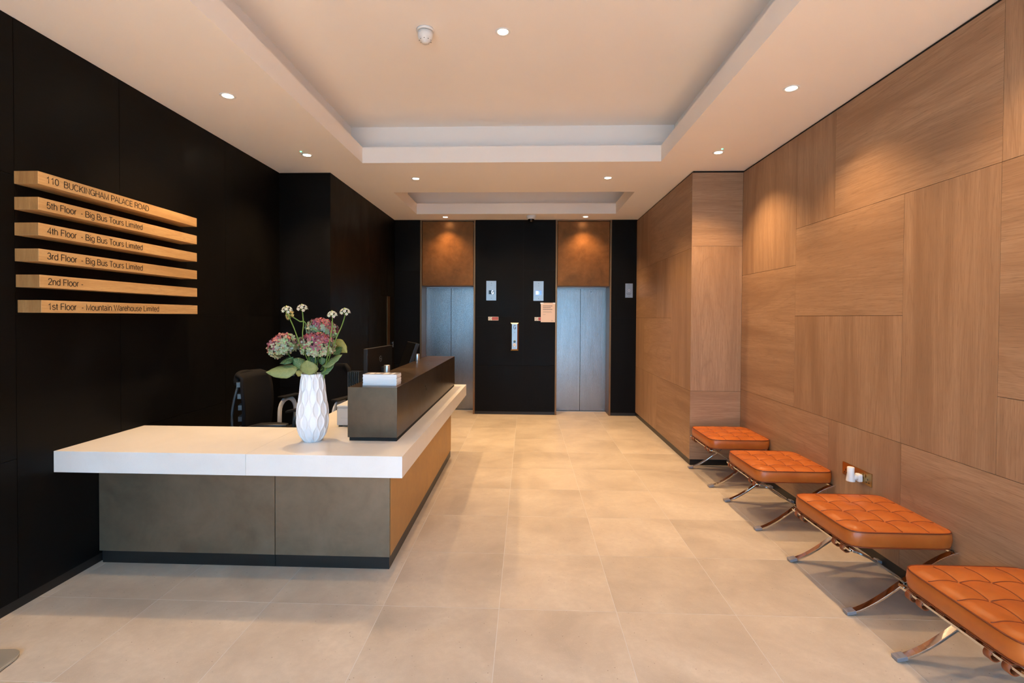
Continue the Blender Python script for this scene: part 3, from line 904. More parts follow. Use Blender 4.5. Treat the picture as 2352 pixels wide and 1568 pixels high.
hydrangea('largest pink-topped green hydrangea head, front middle of the vase', 1110, 900, -.06, (.103, .075, .068), (.12, .08, 0), 210, 2, [
    (q(965, 1490, -.07), q(905, 1195, -.10), .115, (.05, -1, .25), 'leaf_pale', .12, 0),
    (q(860, 1330, -.03), q(620, 1160, -.03), .075, (.1, -1, .3), 'leaf_mid', .15, 0),
    (q(1215, 1130, -.05), q(1215, 1290, -.06), .050, (0, -1, .2), 'leaf_dark', .1, 0),
    (q(1225, 1310, -.03), q(1620, 1070, -.04), .075, (-.25, -.7, .75), 'leaf_pale', .12, .02),
    (q(1060, 1300, .0), q(980, 1120, .0), .070, (.1, -1, .2), 'leaf_dark', .12, 0)])
hydrangea('pink and green hydrangea head standing highest in the vase', 1215, 580, .05, (.092, .078, .062), (-.1, .2, 0), 180, 3, [
    (q(1450, 790, .03), q(1705, 1045, .0), .075, (-.5, -.9, .4), 'leaf_yellow', .15, .08),
    (q(1440, 1080, .01), q(1620, 930, .0), .050, (.1, -1, .2), 'leaf_dark', .12, 0),
    (q(1190, 1470, -.01), q(1480, 1230, .0), .060, (-.3, -.9, .5), 'leaf_mid', .12, 0),
    (q(1180, 1400, .03), q(1470, 1210, .03), .062, (.3, -.9, .5), 'leaf_dark', .12, 0),
    (q(1280, 690, -.03), q(960, 535, -.045), .024, (.1, -.8, .7), 'leaf_mid', .3, -.03),
    (q(690, 860, .03), q(800, 720, .04), .030, (0, -1, .2), 'leaf_mid', .1, 0)])
def starflower(label, cx, cy, sx, sy, dy, seed, r=.026, face=(0, -.2, 1), yellow=False):
    rnd = random.Random(seed)
    c = q(cx, cy, dy); s0 = q(sx, sy, min(dy, -.02)-.09 if not yellow else .02)
    t = thing('star_flower', label, 'flower', (vc.x, vc.y, ZS1+.05), 'small white flowers in the vase')
    base = c-Vector((0, 0, .024))
    b = Vector((vc.x+rnd.uniform(-.02, .02), vc.y+rnd.uniform(-.02, .02), ZS1+.06))
    pts = [b, Vector((vc.x+(s0.x-vc.x)*.4, vc.y, ZS1+.40)), s0, (s0*.45+base*.55)+Vector((.004, 0, 0)), base]
    fine = []
    for i in range(len(pts)-1):
        p0, p1, p2, p3 = pts[max(0, i-1)], pts[i], pts[i+1], pts[min(len(pts)-1, i+2)]
        for k in range(6):
            u = k/6; fine.append(.5*((2*p1)+(p2-p0)*u+(2*p0-5*p1+4*p2-p3)*u*u+(3*p1-p0-3*p2+p3)*u**3))
    fine.append(pts[-1])
    MB().tube(fine, .0032, 8).build('stem', M['stem'], t)
    m = MB(); ped = MB()
    Z = Vector(face).normalized()
    X = Z.cross(Vector((0, 1, .01))).normalized(); Yv = Z.cross(X)
    for k in range(15):
        z = 1-(k+.5)/15*1.0; a = k*2.39996; qq = math.sqrt(1-z*z)
        n = X*qq*math.cos(a)+Yv*qq*math.sin(a)+Z*z
        p = base+Z*.012+n*r*1.0
        ped.tube([base, (base+p)/2+Z*.002, p], .0007, 4)
        u = n.cross(Vector((.2, .4, 1))).normalized(); w = n.cross(u); ro = rnd.uniform(0, 6)
        white = (.78, .76, .62) if not yellow else (.62, .52, .18)
        for i in range(6):
            bb = ro+i*PI/3; d = u*math.cos(bb)+w*math.sin(bb); e = n.cross(d); s = .0112
            m.add([p, p+d*s*.55+e*s*.24+n*s*.15, p+d*s+n*s*.35, p+d*s*.55-e*s*.24+n*s*.15], [(0, 1, 2, 3)], False, tuple(x*rnd.uniform(.85, 1.1) for x in white))
        bl = []
        for i in range(5): bl.append(p+(u*math.cos(i*1.2566)+w*math.sin(i*1.2566))*.0018+n*.001)
        m.add(bl+[p+n*.004], [(i, (i+1) % 5, 5) for i in range(5)], False, (.10, .12, .02) if k % 3 else (.02, .025, .02))
    tip = []
    for j in range(4):
        for i in range(8):
            th = j/3*1.5; tip.append(base+Z*(.016+r*.8)+(X*math.cos(i*PI/4)+Yv*math.sin(i*PI/4))*.0065*math.cos(th)+Z*.009*math.sin(th))
    m.add(tip, [(j*8+i, j*8+(i+1) % 8, (j+1)*8+(i+1) % 8, (j+1)*8+i) for j in range(3) for i in range(8)], True, (.36, .42, .07))
    f = m.build('florets', M['petal'], t); f['kind'] = 'stuff'
    o = ped.build('pedicels', M['stem'], t); o['kind'] = 'stuff'
starflower('leftmost of the small white flower clusters above the vase', 520, 175, 770, 860, -.05, 11, .028)
starflower('yellowish flower cluster seen from the side, between the two left white clusters', 630, 250, 905, 520, .0, 12, .026, (-.6, -.5, .5), True)
starflower('highest small white flower cluster, second from the left', 825, 140, 840, 790, -.03, 13, .028)
starflower('lower small white flower cluster on the right of the bouquet', 1425, 265, 1365, 840, -.09, 14, .025)
starflower('rightmost small white flower cluster of the bouquet', 1680, 215, 1490, 790, .0, 15, .028)

# stack of magazines on the counter box
t = thing('magazine_stack', 'thick stack of white magazines on the near end of the raised counter', 'magazines', (-.895, 3.085, BZ1))
rnd = random.Random(3); z = BZ1+.0002
while z < BZ1+.0655:
    th = rnd.uniform(.0042, .0075)
    dx, dy = rnd.uniform(-.0022, .0022), rnd.uniform(-.003, .003)
    box('magazine', M['paper'], -.998+dx, -.790+dx, 3.024+dy, 3.135+dy, z, z+th-.0003, t)
    z += th
ztop = z
box('cover', M['paper_print'], -.997, -.791, 3.026, 3.134, z-.0001, z+.0012, t)
o = MB()
for a, b, c_, d_ in ((-.97, -.94, 3.05, 3.11), (-.93, -.905, 3.06, 3.10), (-.88, -.85, 3.05, 3.12), (-.83, -.815, 3.04, 3.12)):
    o.box(a, b, c_, d_, z+.0012, z+.0015)
o.build('cover_print', M['paper'], t)

# two metal cups on the counter box
def cup(p, lab):
    t = thing('metal_cup', lab, 'cup', p, 'brushed metal cups on the raised counter')
    MB().lathe([(.0215, .0003), (.0225, .004), (.0225, .064), (.0215, .066), (.0195, .066), (.0195, .012), (.0005, .010)], p, 32, caps=False).build('cup_body', M['alu'], t)
    MB().lathe([(.0193, .052), (.0005, .052)], p, 24, caps=False).build('candle', M['white_plastic'], t)
cup(Vector((-1.018, 3.63, BZ1)), 'brushed metal cup just behind the stack of magazines')
cup(Vector((-1.040, 4.75, BZ1)), 'brushed metal cup at the far end of the raised counter')

# white printer-like box
t = thing('label_printer', 'pale grey box-shaped printer with red sticker behind the counter box', 'printer', (-1.13, 3.42, ZS1))
box('housing', M['grey_plastic'], -1.273, -1.075, 3.318, 3.53, ZS1+.008, ZS1+.128, t, .008, seg=3)
box('lid', M['grey_plastic'], -1.274, -1.074, 3.317, 3.532, ZS1+.1285, ZS1+.146, t, .006, seg=3)
box('front_door', M['grey_plastic'], -1.245, -1.085, 3.312, 3.318, ZS1+.06, ZS1+.118, t, .002)
box('foot', M['black_plastic'], -1.262, -1.24, 3.33, 3.35, ZS1, ZS1+.008, t)
box('foot', M['black_plastic'], -1.11, -1.09, 3.33, 3.35, ZS1, ZS1+.008, t)
box('foot', M['black_plastic'], -1.262, -1.24, 3.49, 3.51, ZS1, ZS1+.008, t)
box('foot', M['black_plastic'], -1.11, -1.09, 3.49, 3.51, ZS1, ZS1+.008, t)
st = box('sticker', M['paper'], -1.195, -1.12, 3.3113, 3.3119, ZS1+.066, ZS1+.092, t)
box('sticker_print', M['red_print'], -1.190, -1.178, 3.3107, 3.3112, ZS1+.074, ZS1+.086, st)
m = MB()
for k in range(4): m.box(-1.170+.012*k, -1.163+.012*k, 3.3107, 3.3112, ZS1+.076+.003*(k % 2), ZS1+.080+.003*(k % 2))
m.build('sticker_print', M['grey_ink'], st)
box('slot', M['slot_dark'], -1.18, -1.13, 3.42, 3.45, ZS1+.1455, ZS1+.1465, t)

# file rack with upright slats
t = thing('file_rack', 'black upright file rack with thin slats beside the monitor', 'file rack', (-1.27, 3.78, ZS1))
box('rack_base', M['black_plastic'], -1.34, -1.26, 3.70, 3.86, ZS1, ZS1+.012, t)
for k in range(6):
    x = -1.336+k*.0145
    m = MB(); m.add([(x, 3.70, ZS1+.012), (x+.005, 3.70, ZS1+.012), (x+.005, 3.85, ZS1+.012), (x, 3.85, ZS1+.012),
        (x-.006+.001*k, 3.72, 1.078), (x-.001+.001*k, 3.72, 1.078), (x-.001+.001*k, 3.83, 1.078), (x-.006+.001*k, 3.83, 1.078)],
        [(0, 3, 2, 1), (4, 5, 6, 7), (0, 1, 5, 4), (1, 2, 6, 5), (2, 3, 7, 6), (3, 0, 4, 7)])
    m.build('slat', M['chair_frame'], t)

# monitors
def monitor(name, lab, w, h, loc, rz, tilt, zc, logo):
    t = thing(name, lab, 'monitor', loc)
    t.rotation_euler = (0, 0, rz)
    def add(nm, mt, *b, bev=.0, par=None):
        o = MB().box(*b).build(nm, mt, None, bev)
        o.parent = par or t; return o
    add('stand_base', M['black_plastic'], -.09, .11, -.11, .11, 0, .012, bev=.004)
    add('stand_neck', M['black_plastic'], -.012-.05, .012-.05, -.03, .03, .012, zc)
    hd = bpy.data.objects.new('screen_head', None); C.objects.link(hd); hd.parent = t; hd.location = (0, 0, zc); hd.rotation_euler = (0, tilt, 0)
    me = MB().box(-.022, .012, -w/2, w/2, -h/2, h/2).build('housing', M['black_plastic'], None, .004); me.parent = t
    me.location = Vector((0, 0, zc))+(Euler((0, tilt, 0)).to_matrix() @ me.location); me.rotation_euler = (0, tilt, 0)
    sc = MB().box(.012, .0135, -w/2+.008, w/2-.008, -h/2+.012, h/2-.008).build('screen', M['black_gloss'], None)
    sc.parent = me; sc.location = sc.location-Vector((-.005, 0, -h/2))
    if logo:
        ring = MB(); ring.tube([(-.0225, .024*math.cos(a), .024*math.sin(a)) for a in [2*PI*i/32 for i in range(32)]], .0016, 6, closed=True)
        r = ring.build('maker_badge', M['steel'], None); r.parent = me; r.location = r.location+Vector((.005, 0, h/2+.07))
        tx = text('badge_lettering', 'DELL', M['steel'], .014, (0, 0, 0), (PI/2, 0, -PI/2), None, width=.030)
        tx.parent = me; tx.location = Vector((-.0226+.005, .015, h/2+.065))
    bpy.data.objects.remove(hd)
    return t
monitor('monitor', 'black monitor seen from behind with round badge, beside the file rack', .58, .345, (-1.295, 4.34, ZS1), PI-.086, 0, .305, True)
monitor('touch_monitor', 'black monitor leaning back behind the far half of the raised counter', .36, .34, (-1.16, 4.85, ZS1), PI+.46, -.33, .33, False)

# ------------------------------------------------------------------ office chairs
def office_chair(lab, loc, rz):
    t = thing('office_chair', lab, 'chair', loc); t.rotation_euler = (0, 0, rz)
    def B(mb, nm, mt, bevel=0, solid=0):
        o = mb.build(nm, mt, None, bevel, solid=solid); o.parent = t; return o
    # base
    B(MB().lathe([(.045, .05), (.04, .11), (.028, .12), (.028, .24), (.022, .25), (.022, .40)], n=20), 'gas_column', M['black_plastic'])
    for k in range(5):
        a = 2*PI*k/5
        B(MB().sweep([(.03*math.cos(a), .03*math.sin(a), .085), (.18*math.cos(a), .18*math.sin(a), .085), (.31*math.cos(a), .31*math.sin(a), .062)], [(-.02, -.014), (.02, -.014), (.014, .014), (-.014, .014)], smooth=False), 'leg', M['chair_frame'])
        B(MB().cyl((.30*math.cos(a)-.012*math.sin(a), .30*math.sin(a)-.012, .028), .028, .024, 16, 'y'), 'caster', M['black_plastic'])
    def seatf(u, v):
        x = -.22+.47*u; y = -.25+.5*v
        e = ((abs(u-.5)*2)**6+(abs(v-.5)*2)**6)**.5
        return (x, y*(1-.06*(abs(u-.5)*2)**4), .475+.012*math.cos(u*3)-.02*max(0, u-.75)*4*(u-.75)*4+.012*(abs(v-.5)*2)**2-.012*min(1, e))
    B(MB().grid(seatf, 16, 16), 'seat', M['mesh_fabric'], solid=.045)
    B(MB().box(-.12, .12, -.1, .1, .39, .44), 'mechanism', M['black_plastic'], .01)
    # backrest, a doubly curved shell leaning back
    def backf(u, v):
        z = .50+.575*v; s = (u-.5)*2
        wd = .235*(1-.50*max(0, v-.70)**2*9*.6)*(1-.12*(1-v))
        x = -.235-.04*v*v+.045*math.sin(v*2.8)*.6+.055*s*s*(.4+.6*v)
        if v > .92: x -= .05*(v-.92)/.08*1.0; z -= .02*(v-.92)/.08
        return (x, s*wd, z)
    B(MB().grid(backf, 14, 26), 'backrest', M['mesh_fabric'], solid=.022)
    # curved side rails, ribs and top roll behind the shell
    for s in (-1, 1):
        B(MB().tube([(-.235-.050*math.sin(v*2.9), s*(.20-.02*v), .46+.50*v) for v in [i/10 for i in range(11)]], .010, 8), 'back_rail', M['chair_frame'])
    for k in range(6):
        z = .56+.085*k
        B(MB().sweep([(backf(u, (z-.5)/.6)[0]-.022-.014*(1-abs(u-.5)*2), backf(u, (z-.5)/.6)[1]*.98, z) for u in [i/8 for i in range(9)]], [(-.018, -.018), (.010, -.018), (.010, .018), (-.018, .018)], smooth=False), 'back_rib', M['chair_frame'])
    B(MB().tube([(backf(u, .97)[0]-.012, backf(u, .97)[1]*.98, 1.050-.06*(abs(u-.5)*2)**3) for u in [i/12 for i in range(13)]], .022, 10), 'top_roll', M['mesh_fabric'])
    # arms
    for s in (-1, 1):
        B(MB().sweep([(-.10, s*.30, .69), (-.02, s*.305, .705), (.10, s*.30, .71), (.18, s*.285, .706)], [(-.045, -.012), (.045, -.012), (.04, .012), (-.04, .012)], scale=[.7, 1, 1, .7]), 'arm_pad', M['black_plastic'], .006)
        B(MB().sweep([(-.06, s*.23, .44), (-.05, s*.29, .50), (-.03, s*.30, .60), (.0, s*.30, .692)], [(-.025, -.014), (.025, -.014), (.025, .014), (-.025, .014)], scale=[.8, 1, 1, 1.6]), 'arm_post', M['chair_frame'])
    return t
office_chair('black ergonomic office chair with ribbed back, left of the vase behind the desk', (-1.915, 3.85, 0), .02)
# second chair, silver loop arms
def loop_chair():
    t = thing('task_chair', 'black chair with a silver loop arm, mostly hidden behind the vase', 'chair', (-1.93, 4.55, 0)); t.rotation_euler = (0, 0, -PI/2-.25)
    def B(mb, nm, mt, bevel=0, solid=0):
        o = mb.build(nm, mt, None, bevel, solid=solid); o.parent = t; return o
    B(MB().lathe([(.04, .05), (.035, .11), (.026, .12), (.026, .40)], n=20), 'gas_column', M['black_plastic'])
    for k in range(5):
        a = 2*PI*k/5
        B(MB().sweep([(.03*math.cos(a), .03*math.sin(a), .08), (.30*math.cos(a), .30*math.sin(a), .06)], [(-.018, -.012), (.018, -.012), (.014, .012), (-.014, .012)], smooth=False), 'leg', M['alu'])
        B(MB().cyl((.29*math.cos(a), .29*math.sin(a)-.01, .028), .028, .022, 16, 'y'), 'caster', M['black_plastic'])
    B(MB().box(-.22, .25, -.24, .24, .43, .50), 'seat', M['mesh_fabric'], .03)
    B(MB().grid(lambda u, v: (-.24-.05*v+.05*((u-.5)*2)**2, (u-.5)*2*(.22-.02*v)*(1-.3*max(0, v-.8)*5*max(0, v-.8)*5), .52+.52*v), 12, 14), 'backrest', M['mesh_fabric'], solid=.035)
    for s in (-1, 1):
        pts = [(.16, s*.28, .45)]+[(.045+.105*math.cos(a), s*.285, .62+.115*math.sin(a)) for a in [PI*i/10 for i in range(11)]]+[(-.06, s*.28, .45)]
        B(MB().sweep(pts, [(-.02, -.008), (.02, -.008), (.02, .008), (-.02, .008)], up=(0, 1, 0)), 'arm_loop', M['grey_plastic'], .002)
        B(MB().box(-.10, .14, s*.285-.035, s*.285+.035, .745, .762), 'arm_pad', M['black_plastic'], .006)
loop_chair()

# wall plate behind the chairs
t = thing('wall_plate', 'dark metal socket plate on the wall behind the office chairs', 'socket', (-2.455, YP, .87))
box('plate', M['steel'], -2.495, -2.42, YP-.006, YP, .871, .966, t, .001)
box('toggle', M['slot_dark'], -2.47, -2.455, YP-.009, YP-.006, .905, .93, t)
box('toggle', M['slot_dark'], -2.445, -2.43, YP-.009, YP-.006, .905, .93, t)

# ------------------------------------------------------------------ lift lobby plates
RY = (PI/2, 0, 0)
def indicator(name, lab, x0, x1, z0, z1, kind):
    Y = YB
    t = thing(name, lab, 'lift panel', ((x0+x1)/2, Y, z0))
    box('face_plate', M['steel'], x0, x1, Y-.004, Y, z0, z1, t, .0008)
    xc = (x0+x1)/2
    for z in (z1-.035, z0+.035):
        MB().cyl((xc, Y-.0038, z), .0045, .0012, 12, 'y').build('screw', M['slot_dark'], t)
    m = MB()
    for k in range(8):
        a = k*PI/4; m.cyl((xc+.009*math.cos(a), Y-.0038, z1-.070+.009*math.sin(a)), .0018, .001, 6, 'y')
    m.build('speaker_holes', M['slot_dark'], t)
    if kind == 'G':
        s = box('display', M['black_gloss'], x0+.038, x1-.032, Y-.0055, Y-.004, 1.847, 1.907, t)
        stroke_text('display_digit', 'G', M['led_white'], .050, (xc+.002, Y-.0058, 1.852), RY, s, width=.036, pen=.20)
    elif kind == 'lit':
        s = box('display', M['led_blue'], x0+.032, x1-.034, Y-.0055, Y-.004, 1.838, 1.902, t)
        m = MB()
        m.box(x0+.037, x0+.070, Y-.0062, Y-.0057, 1.845, 1.896)
        for k in range(5): m.box(x0+.074+(k % 2)*.008, x0+.082+(k % 2)*.008, Y-.0062, Y-.0057, 1.846+.010*k, 1.853+.010*k)
        m.build('display_segments', M['led_white'], s)
    return t
indicator('floor_indicator', 'steel lift indicator plate showing a blue-lit G beside the left lift', -.616, -.463, 1.752, 2.052, 'G')
indicator('floor_indicator', 'steel lift indicator plate with fully lit blue display near the right lift', .107, .262, 1.749, 2.049, 'lit')
t = thing('key_switch_plate', 'small steel key switch plate on the black panel right of the right lift', 'switch plate', (1.558, YB, 1.80))
box('face_plate', M['steel'], 1.502, 1.614, YB-.004, YB, 1.803, 2.018, t, .0008)
MB().lathe([(.018, 0), (.016, .003)], (1.557, YB-.004, 1.913), 24, 'y').build('switch_ring', M['alu'], t)
MB().cyl((1.557, YB-.0068, 1.913), .006, .003, 12, 'y').build('key_hole', M['slot_dark'], t)
m = MB()
for z, n, w in ((1.868, 7, .0075), (1.850, 5, .0075)):
    for k in range(n): m.box(1.557-(n/2-k)*.0105, 1.557-(n/2-k)*.0105+w, YB-.0045, YB-.0040, z-.004, z+.004)
m.build('engraving', M['grey_ink'], t)
for z in (2.0, 1.823): MB().cyl((1.557, YB-.0038, z), .004, .0012, 12, 'y').build('screw', M['slot_dark'], t)
# call station
t = thing('call_station', 'narrow steel lift call station with letter G and light painted on its bevel frame', 'call station', (-.1775, YB, .986))
x0, x1, z0, z1 = -.240, -.115, .986, 1.411; b = .020; Y = YB
fr = MB()  # one frame, each side given a material for how light falls on it
for q4, mt in (([(x0, z1), (x1, z1), (x1-b, z1-b), (x0+b, z1-b)], 'painted_glow'), ([(x0, z0), (x0+b, z0+b), (x1-b, z0+b), (x1, z0)], 'antique_brass'),
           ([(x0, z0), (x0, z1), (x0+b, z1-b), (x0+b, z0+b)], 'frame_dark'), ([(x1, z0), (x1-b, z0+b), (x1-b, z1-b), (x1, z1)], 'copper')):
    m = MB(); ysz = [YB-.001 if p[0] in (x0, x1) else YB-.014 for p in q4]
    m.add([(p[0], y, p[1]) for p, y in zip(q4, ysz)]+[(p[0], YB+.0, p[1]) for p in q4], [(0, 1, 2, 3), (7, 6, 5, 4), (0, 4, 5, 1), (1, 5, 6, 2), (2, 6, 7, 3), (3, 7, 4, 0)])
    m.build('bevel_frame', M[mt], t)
box('face_plate', M['steel'], x0+b+.001, x1-b-.001, YB-.016, YB-.001, z0+b+.001, z1-b-.001, t)
stroke_text('floor_letter', 'G', M['ink'], .060, (-.196, YB-.0166, 1.315), RY, t, width=.040, pen=.13)
MB().cyl((-.177, YB-.0158, 1.262), .0045, .0012, 10, 'y').build('screw', M['slot_dark'], t)
MB().cyl((-.177, YB-.0158, 1.128), .019, .003, 28, 'y').build('button_surround', M['antique_brass'], t)
MB().cyl((-.177, YB-.0188, 1.122), .017, .004, 28, 'y').build('reader_lens', M['black_gloss'], t)
bt = MB().cyl((-.177, YB-.0158, 1.073), .026, .005, 32, 'y').build('call_button', M['white_plastic'], t)
m = MB()
for k in range(4): m.box(-.187+.005*k, -.1845+.005*k, YB-.0212, YB-.0207, 1.066, 1.073+.003*(k % 2))
m.build('button_mark', M['grey_ink'], bt)
# small red stickers and the notice
def sticker(lab, x0, x1, z0, z1, cut=None):
    t = thing('fire_sticker', lab, 'sticker', ((x0+x1)/2, YB, z0))
    box('backing', M['paper'], x0, x1, YB-.0012, YB-.0002, z0, z1, t)
    h = z1-z0
    box('red_field', M['red_print'], x0+h*1.05, x1-.004, YB-.0016, YB-.0012, z0+.005, z1-.005, t)
    m = MB(); cx, cz, r = x0+h*.52, (z0+z1)/2, h*.36
    m.tube([(cx+r*math.cos(a), YB-.0016, cz+r*math.sin(a)) for a in [2*PI*i/20 for i in range(20)]], .0022, 5, closed=True)
    m.tube([(cx-r*.7, YB-.0018, cz+r*.7), (cx+r*.7, YB-.0018, cz-r*.7)], .002, 5)
    m.build('pictogram', M['grey_ink'], t)
    m = MB()
    for z, n in ((z0+h*.60, 9), (z0+h*.33, 8)):
        xx = x0+h*1.25
        w = (x1-.008-xx)/n
        for k in range(n): m.box(xx+k*w, xx+k*w+w*.6, YB-.0020, YB-.0016, z-h*.035, z+h*.035)
    m.build('print_lines', M['paper'], t)
sticker('small red and white sticker beside the left lift, fully visible', -.584, -.427, 1.446, 1.501)
sticker('small red and white sticker partly covered by the taped notice', .128, .285, 1.444, 1.499)
t = thing('notice', 'tan laminated paper notice taped beside the right lift', 'notice', (.332, YB, 1.422))
box('sheet', M['tan_paper'], .222, .440, YB-.0040, YB-.0028, 1.423, 1.720, t)
m = MB()
for z, w in ((1.672, .135), (1.645, .115), (1.618, .135)):
    k = 0
    while k*.012 < w: m.box(.256+k*.012, .256+k*.012+.0085, YB-.0046, YB-.0041, z-.006, z+.006); k += 1
m.build('heading_print', M['grey_ink'], t)['kind'] = 'stuff'
m = MB()
for z, w in ((1.587, .125), (1.574, .13), (1.540, .04)):
    k = 0
    while k*.008 < w: m.box(.256+k*.008, .256+k*.008+.006, YB-.0046, YB-.0041, z-.002, z+.002); k += 1
m.box(.375, .42, YB-.0046, YB-.0041, 1.440, 1.443); m.box(.392, .398, YB-.0046, YB-.0041, 1.448, 1.456)
m.build('small_print', M['grey_ink'], t)['kind'] = 'stuff'
for a in ((.215, .262, 1.700, 1.728), (.405, .445, 1.702, 1.728)):
    box('tape', M['white_gloss'], a[0], a[1], YB-.0050, YB-.0042, a[2], a[3]-.006, t)

# ------------------------------------------------------------------ stools
def S(t): return t*t*(3-2*t)
def stool_proto():
    t = thing('tufted_stool', 'x', 'stool', (0, 0, 0))
    t.name = 'tufted_stool'
    HX, HY = .268, .283; z0, z1 = .338, .418
    # cushion: side wall + tufted top
    def rc(a):   # rounded rectangle boundary
        r = .045
        ca, sa = math.cos(a), math.sin(a)
        k = 9.0
        q_ = (abs(ca)**k+abs(sa)**k)**(-1/k)
        return q_*ca, q_*sa
    NB = 96
    ring = [rc(2*PI*i/NB+PI/4) for i in range(NB)]
    m = MB()
    prof = [(.975, z0), (.995, z0+.012), (1.008, z0+.04), (.998, z1-.008), (.982, z1)]
    vs = [(x*HX*s, y*HY*s, z) for s, z in prof for x, y in ring]
    fs = [(j*NB+i, j*NB+(i+1) % NB, (j+1)*NB+(i+1) % NB, (j+1)*NB+i) for j in range(len(prof)-1) for i in range(NB)]
    m.add(vs, fs, True)
    m.f.append(tuple(reversed(range(NB)))); m.sm.append(False)
    def height(u, v):   # u, v in 0..1
        su, sv = abs(math.sin(4*PI*u)), abs(math.sin(4*PI*v))
        edge = min(1, min(u, 1-u)/.09)*min(1, min(v, 1-v)/.09); edge = S(max(0, min(1, edge)))
        pill = .0075*(su**.5)*(sv**.5)
        ridge = .0085*max(su, sv)**1.0
        return z1+.002+edge*(pill*.95+ridge-.004)+.004*edge*math.sin(PI*u)*math.sin(PI*v)
    G = 88
    def top(u, v):
        x, y = (u-.5)*2, (v-.5)*2
        # square -> superellipse
        mx = max(abs(x), abs(y)); L = (abs(x)**9+abs(y)**9)**(1/9) if mx > 0 else 1
        f = .982*(mx/L if mx > 0 else 1)**1.0
        f = .982*(1+(mx/L-1)*mx**4)
        return (x*HX*f, y*HY*f, height(u, v))
    m.grid(top, G, G)
    cu = m.build('cushion', M['leather'], t)
    # seams along the tuft lines
    sm = MB()
    for k in (1, 2, 3):
        for d in (0, 1):
            pts = []
            for i in range(61):
                w = .02+.96*i/60
                p = top(k/4, w) if d == 0 else top(w, k/4)
                bow = 0.0
                pts.append((p[0]-(bow if d == 0 else 0), p[1]+(bow if d else 0)*1.0, p[2]+.0006))
            sm.tube(pts, .0023, 5)
    sm.build('tuft_seams', M['leather_dark'], cu)
    for k in (1, 2, 3):
        for l in (1, 2, 3):
            p = top(k/4, l/4)
            MB().lathe([(.0075, -.001), (.0065, .002), (.003, .0035), (.0003, .004)], (p[0], p[1], p[2]), 12, caps=False).build('button', M['leather'], cu)
    pp = MB()
    for zz, s in ((z1+.001, .990), (z0+.003, .985)):
        pp.tube([(x*HX*s, y*HY*s, zz) for x, y in ring], .0034, 6, closed=True)
    pp.build('piping', M['leather_dark'], cu)
    # frames
    flat = [(-.0165, -.0055), (.0165, -.0055), (.0165, .0055), (-.0165, .0055)]
    for ys in (-.275, .275):
        for s in (1, -1):
            pts = []
            for i in range(25):
                w = i/24
                x = -.262+.524*w
                z = .010+.318*(.42*w+.58*S(w))
                pts.append((s*x, ys, z))
            MB().sweep(pts, flat, up=(0, 0, 1), smooth=False).build('leg_bar', M['chrome'], t, .0015, world=True)
            MB().sweep([(s*-.285, ys, .0085), (s*-.262, ys, .0125), (s*-.240, ys, .0185)], [(-.020, -.0085), (.020, -.0085), (.020, .0085), (-.020, .0085)], smooth=False).build('foot_cap', M['foot_cap'], t, .002)
    for s in (-1, 1):
        box('side_rail', M['chrome'], s*.252-.014, s*.252+.014, -.275, .275, .318, .328, t, .001)
    for k in range(7):
        y = -.21+.07*k
        o = box('strap', M['strap'], -.262, .262, y-.02, y+.02, .3285, .3335, t, .0005)
    for y in (-.215, -.145, .165, .225):
        m = MB(); pts = [(-.250+.020*math.cos(a), y, .312+.020*math.sin(a)) for a in [PI*(.55+1.35*i/14) for i in range(15)]]
        m.sweep(pts, [(-.016, -.002), (.016, -.002), (.016, .002), (-.016, .002)], up=(0, 1, 0), smooth=True)
        m2 = MB()
        m2.sweep([(-.250+.020*math.cos(a), y, .312+.020*math.sin(a)) for a in [PI*(.55+1.35*i/14) for i in range(15)]], [(-.002, -.014), (.002, -.014), (.002, .014), (-.002, .014)], up=(0, 1, 0))
        m2.build('strap_loop', M['strap'], t)
        MB().cyl((-.262, y-.0, .300), .005, .003, 10, 'x').build('stud', M['antique_brass'], t)
    return t
s0 = stool_proto()
spots = [(1.91, 4.765, .0, 'tan leather tufted stool farthest away, against the oak pier'),
         (1.912, 3.865, .0, 'tan leather tufted stool, second farthest, just beyond the wall sockets'),
         (1.915, 2.862, .0, 'tan leather tufted stool, second nearest, just in front of the wall sockets'),
         (1.915, 1.97, .0, 'tan leather tufted stool nearest the camera, cut off by the right edge')]
for i, (x, y, rz, lab) in enumerate(spots):
    o = s0 if i == 0 else copy_tree(s0)
    o.location = (x, y, 0); o.rotation_euler = (0, 0, rz); o['label'] = lab; o['group'] = 'leather stools along the oak wall'

# ------------------------------------------------------------------ wall sockets + plug-in
def socket(y0, y1, lab):
    t = thing('wall_socket', lab, 'socket', (XR, (y0+y1)/2, .442), 'brass double sockets')
    box('plate', M['antique_brass'], XR-.005, XR, y0, y1, .443, .527, t, .001)
    yc = (y0+y1)/2
    for s in (-1, 1):
        y = yc+s*.036
        box('earth_slot', M['slot_dark'], XR-.0056, XR-.005, y-.003, y+.003, .474, .486, t)
        box('pin_slot', M['slot_dark'], XR-.0056, XR-.005, y-.017, y-.007, .459, .465, t)
        box('pin_slot', M['slot_dark'], XR-.0056, XR-.005, y+.007, y+.017, .459, .465, t)
    for s in (-1, 1):
        y = yc+s*.010
        box('rocker_switch', M['antique_brass'], XR-.010, XR-.005, y-.006, y+.006, .487, .507, t, .001)
socket(3.351, 3.494, 'far brass double socket low on the oak wall')
socket(3.206, 3.349, 'near brass double socket low on the oak wall, with a white plug-in')
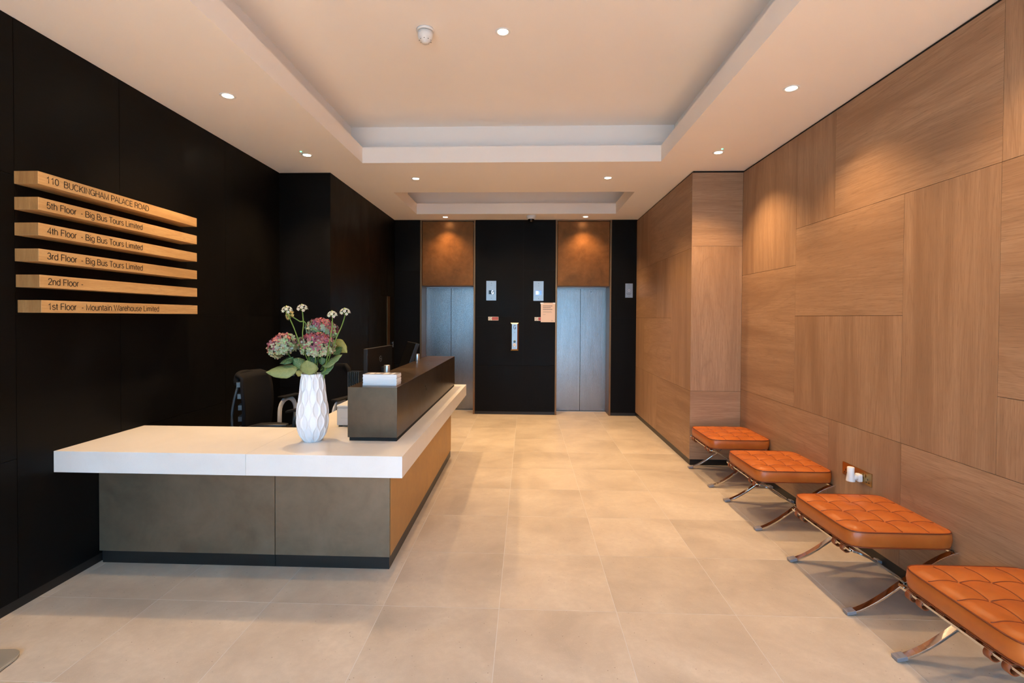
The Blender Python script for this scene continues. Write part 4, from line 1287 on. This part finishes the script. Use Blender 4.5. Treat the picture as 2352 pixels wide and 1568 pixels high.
t = thing('plug_in_freshener', 'white plug-in air freshener on the near brass socket', 'air freshener', (XR-.06, 3.295, .45))
py = 3.303
m = MB(); m.box(XR-.035, XR-.006, py-.023, py+.023, .450, .500); m.build('plug', M['white_plastic'], t, .008, seg=3)
m = MB(); m.lathe([(.017, XR-.058), (.019, XR-.034)], (0, py, .476), 24, 'x'); m.build('arm', M['white_plastic'], t)
cc = Vector((XR-.070, py+.002, .452))
MB().lathe([(.026, 0), (.024, .02), (.0205, .045), (.0205, .088), (.0185, .090)], cc, 32, caps=False).build('body', M['white_plastic'], t)
MB().lathe([(.0185, .090), (.0003, .0915)], cc, 32, caps=False).build('cap', M['white_plastic'], t)
MB().lathe([(.0225, .004), (.0003, .004)], cc, 24, caps=False).build('refill', M['tan_paper'], t)

# ------------------------------------------------------------------ base plate of a stand, lower left corner
t = thing('stand_base', 'rounded satin metal base plate of a floor stand, lower left corner', 'stand', (-2.36, 1.99, 0))
def rr_plate(cx, cy, hx, hy, r, rz, z0, z1):
    pts = []
    for (sx, sy, a0) in ((1, 1, 0), (-1, 1, PI/2), (-1, -1, PI), (1, -1, 3*PI/2)):
        for i in range(9):
            a = a0+PI/2*i/8
            pts.append((sx*(hx-r)+r*math.cos(a), sy*(hy-r)+r*math.sin(a)))
    c_, s_ = math.cos(rz), math.sin(rz)
    pts = [(cx+x*c_-y*s_, cy+x*s_+y*c_) for x, y in pts]; n = len(pts)
    return MB().add([(x, y, z0) for x, y in pts]+[(x, y, z1) for x, y in pts], [tuple(reversed(range(n))), tuple(range(n, 2*n))]+[(i, (i+1) % n, n+(i+1) % n, n+i) for i in range(n)])
rr_plate(-2.358, 1.995, .165, .115, .07, .12, .004, .014).build('base_plate', M['base_plate'], t, .0015)
rr_plate(-2.358, 1.995, .158, .108, .065, .12, 0, .004).build('rubber_foot', M['black_plastic'], t)
MB().cyl((-2.46, 1.97, .014), .016, .95, 20).build('pole', M['base_plate'], t)
MB().box(-2.54, -2.38, 1.955, 1.985, .96, 1.24).build('sign_holder', M['base_plate'], t, .003)

bpy.context.view_layer.update()
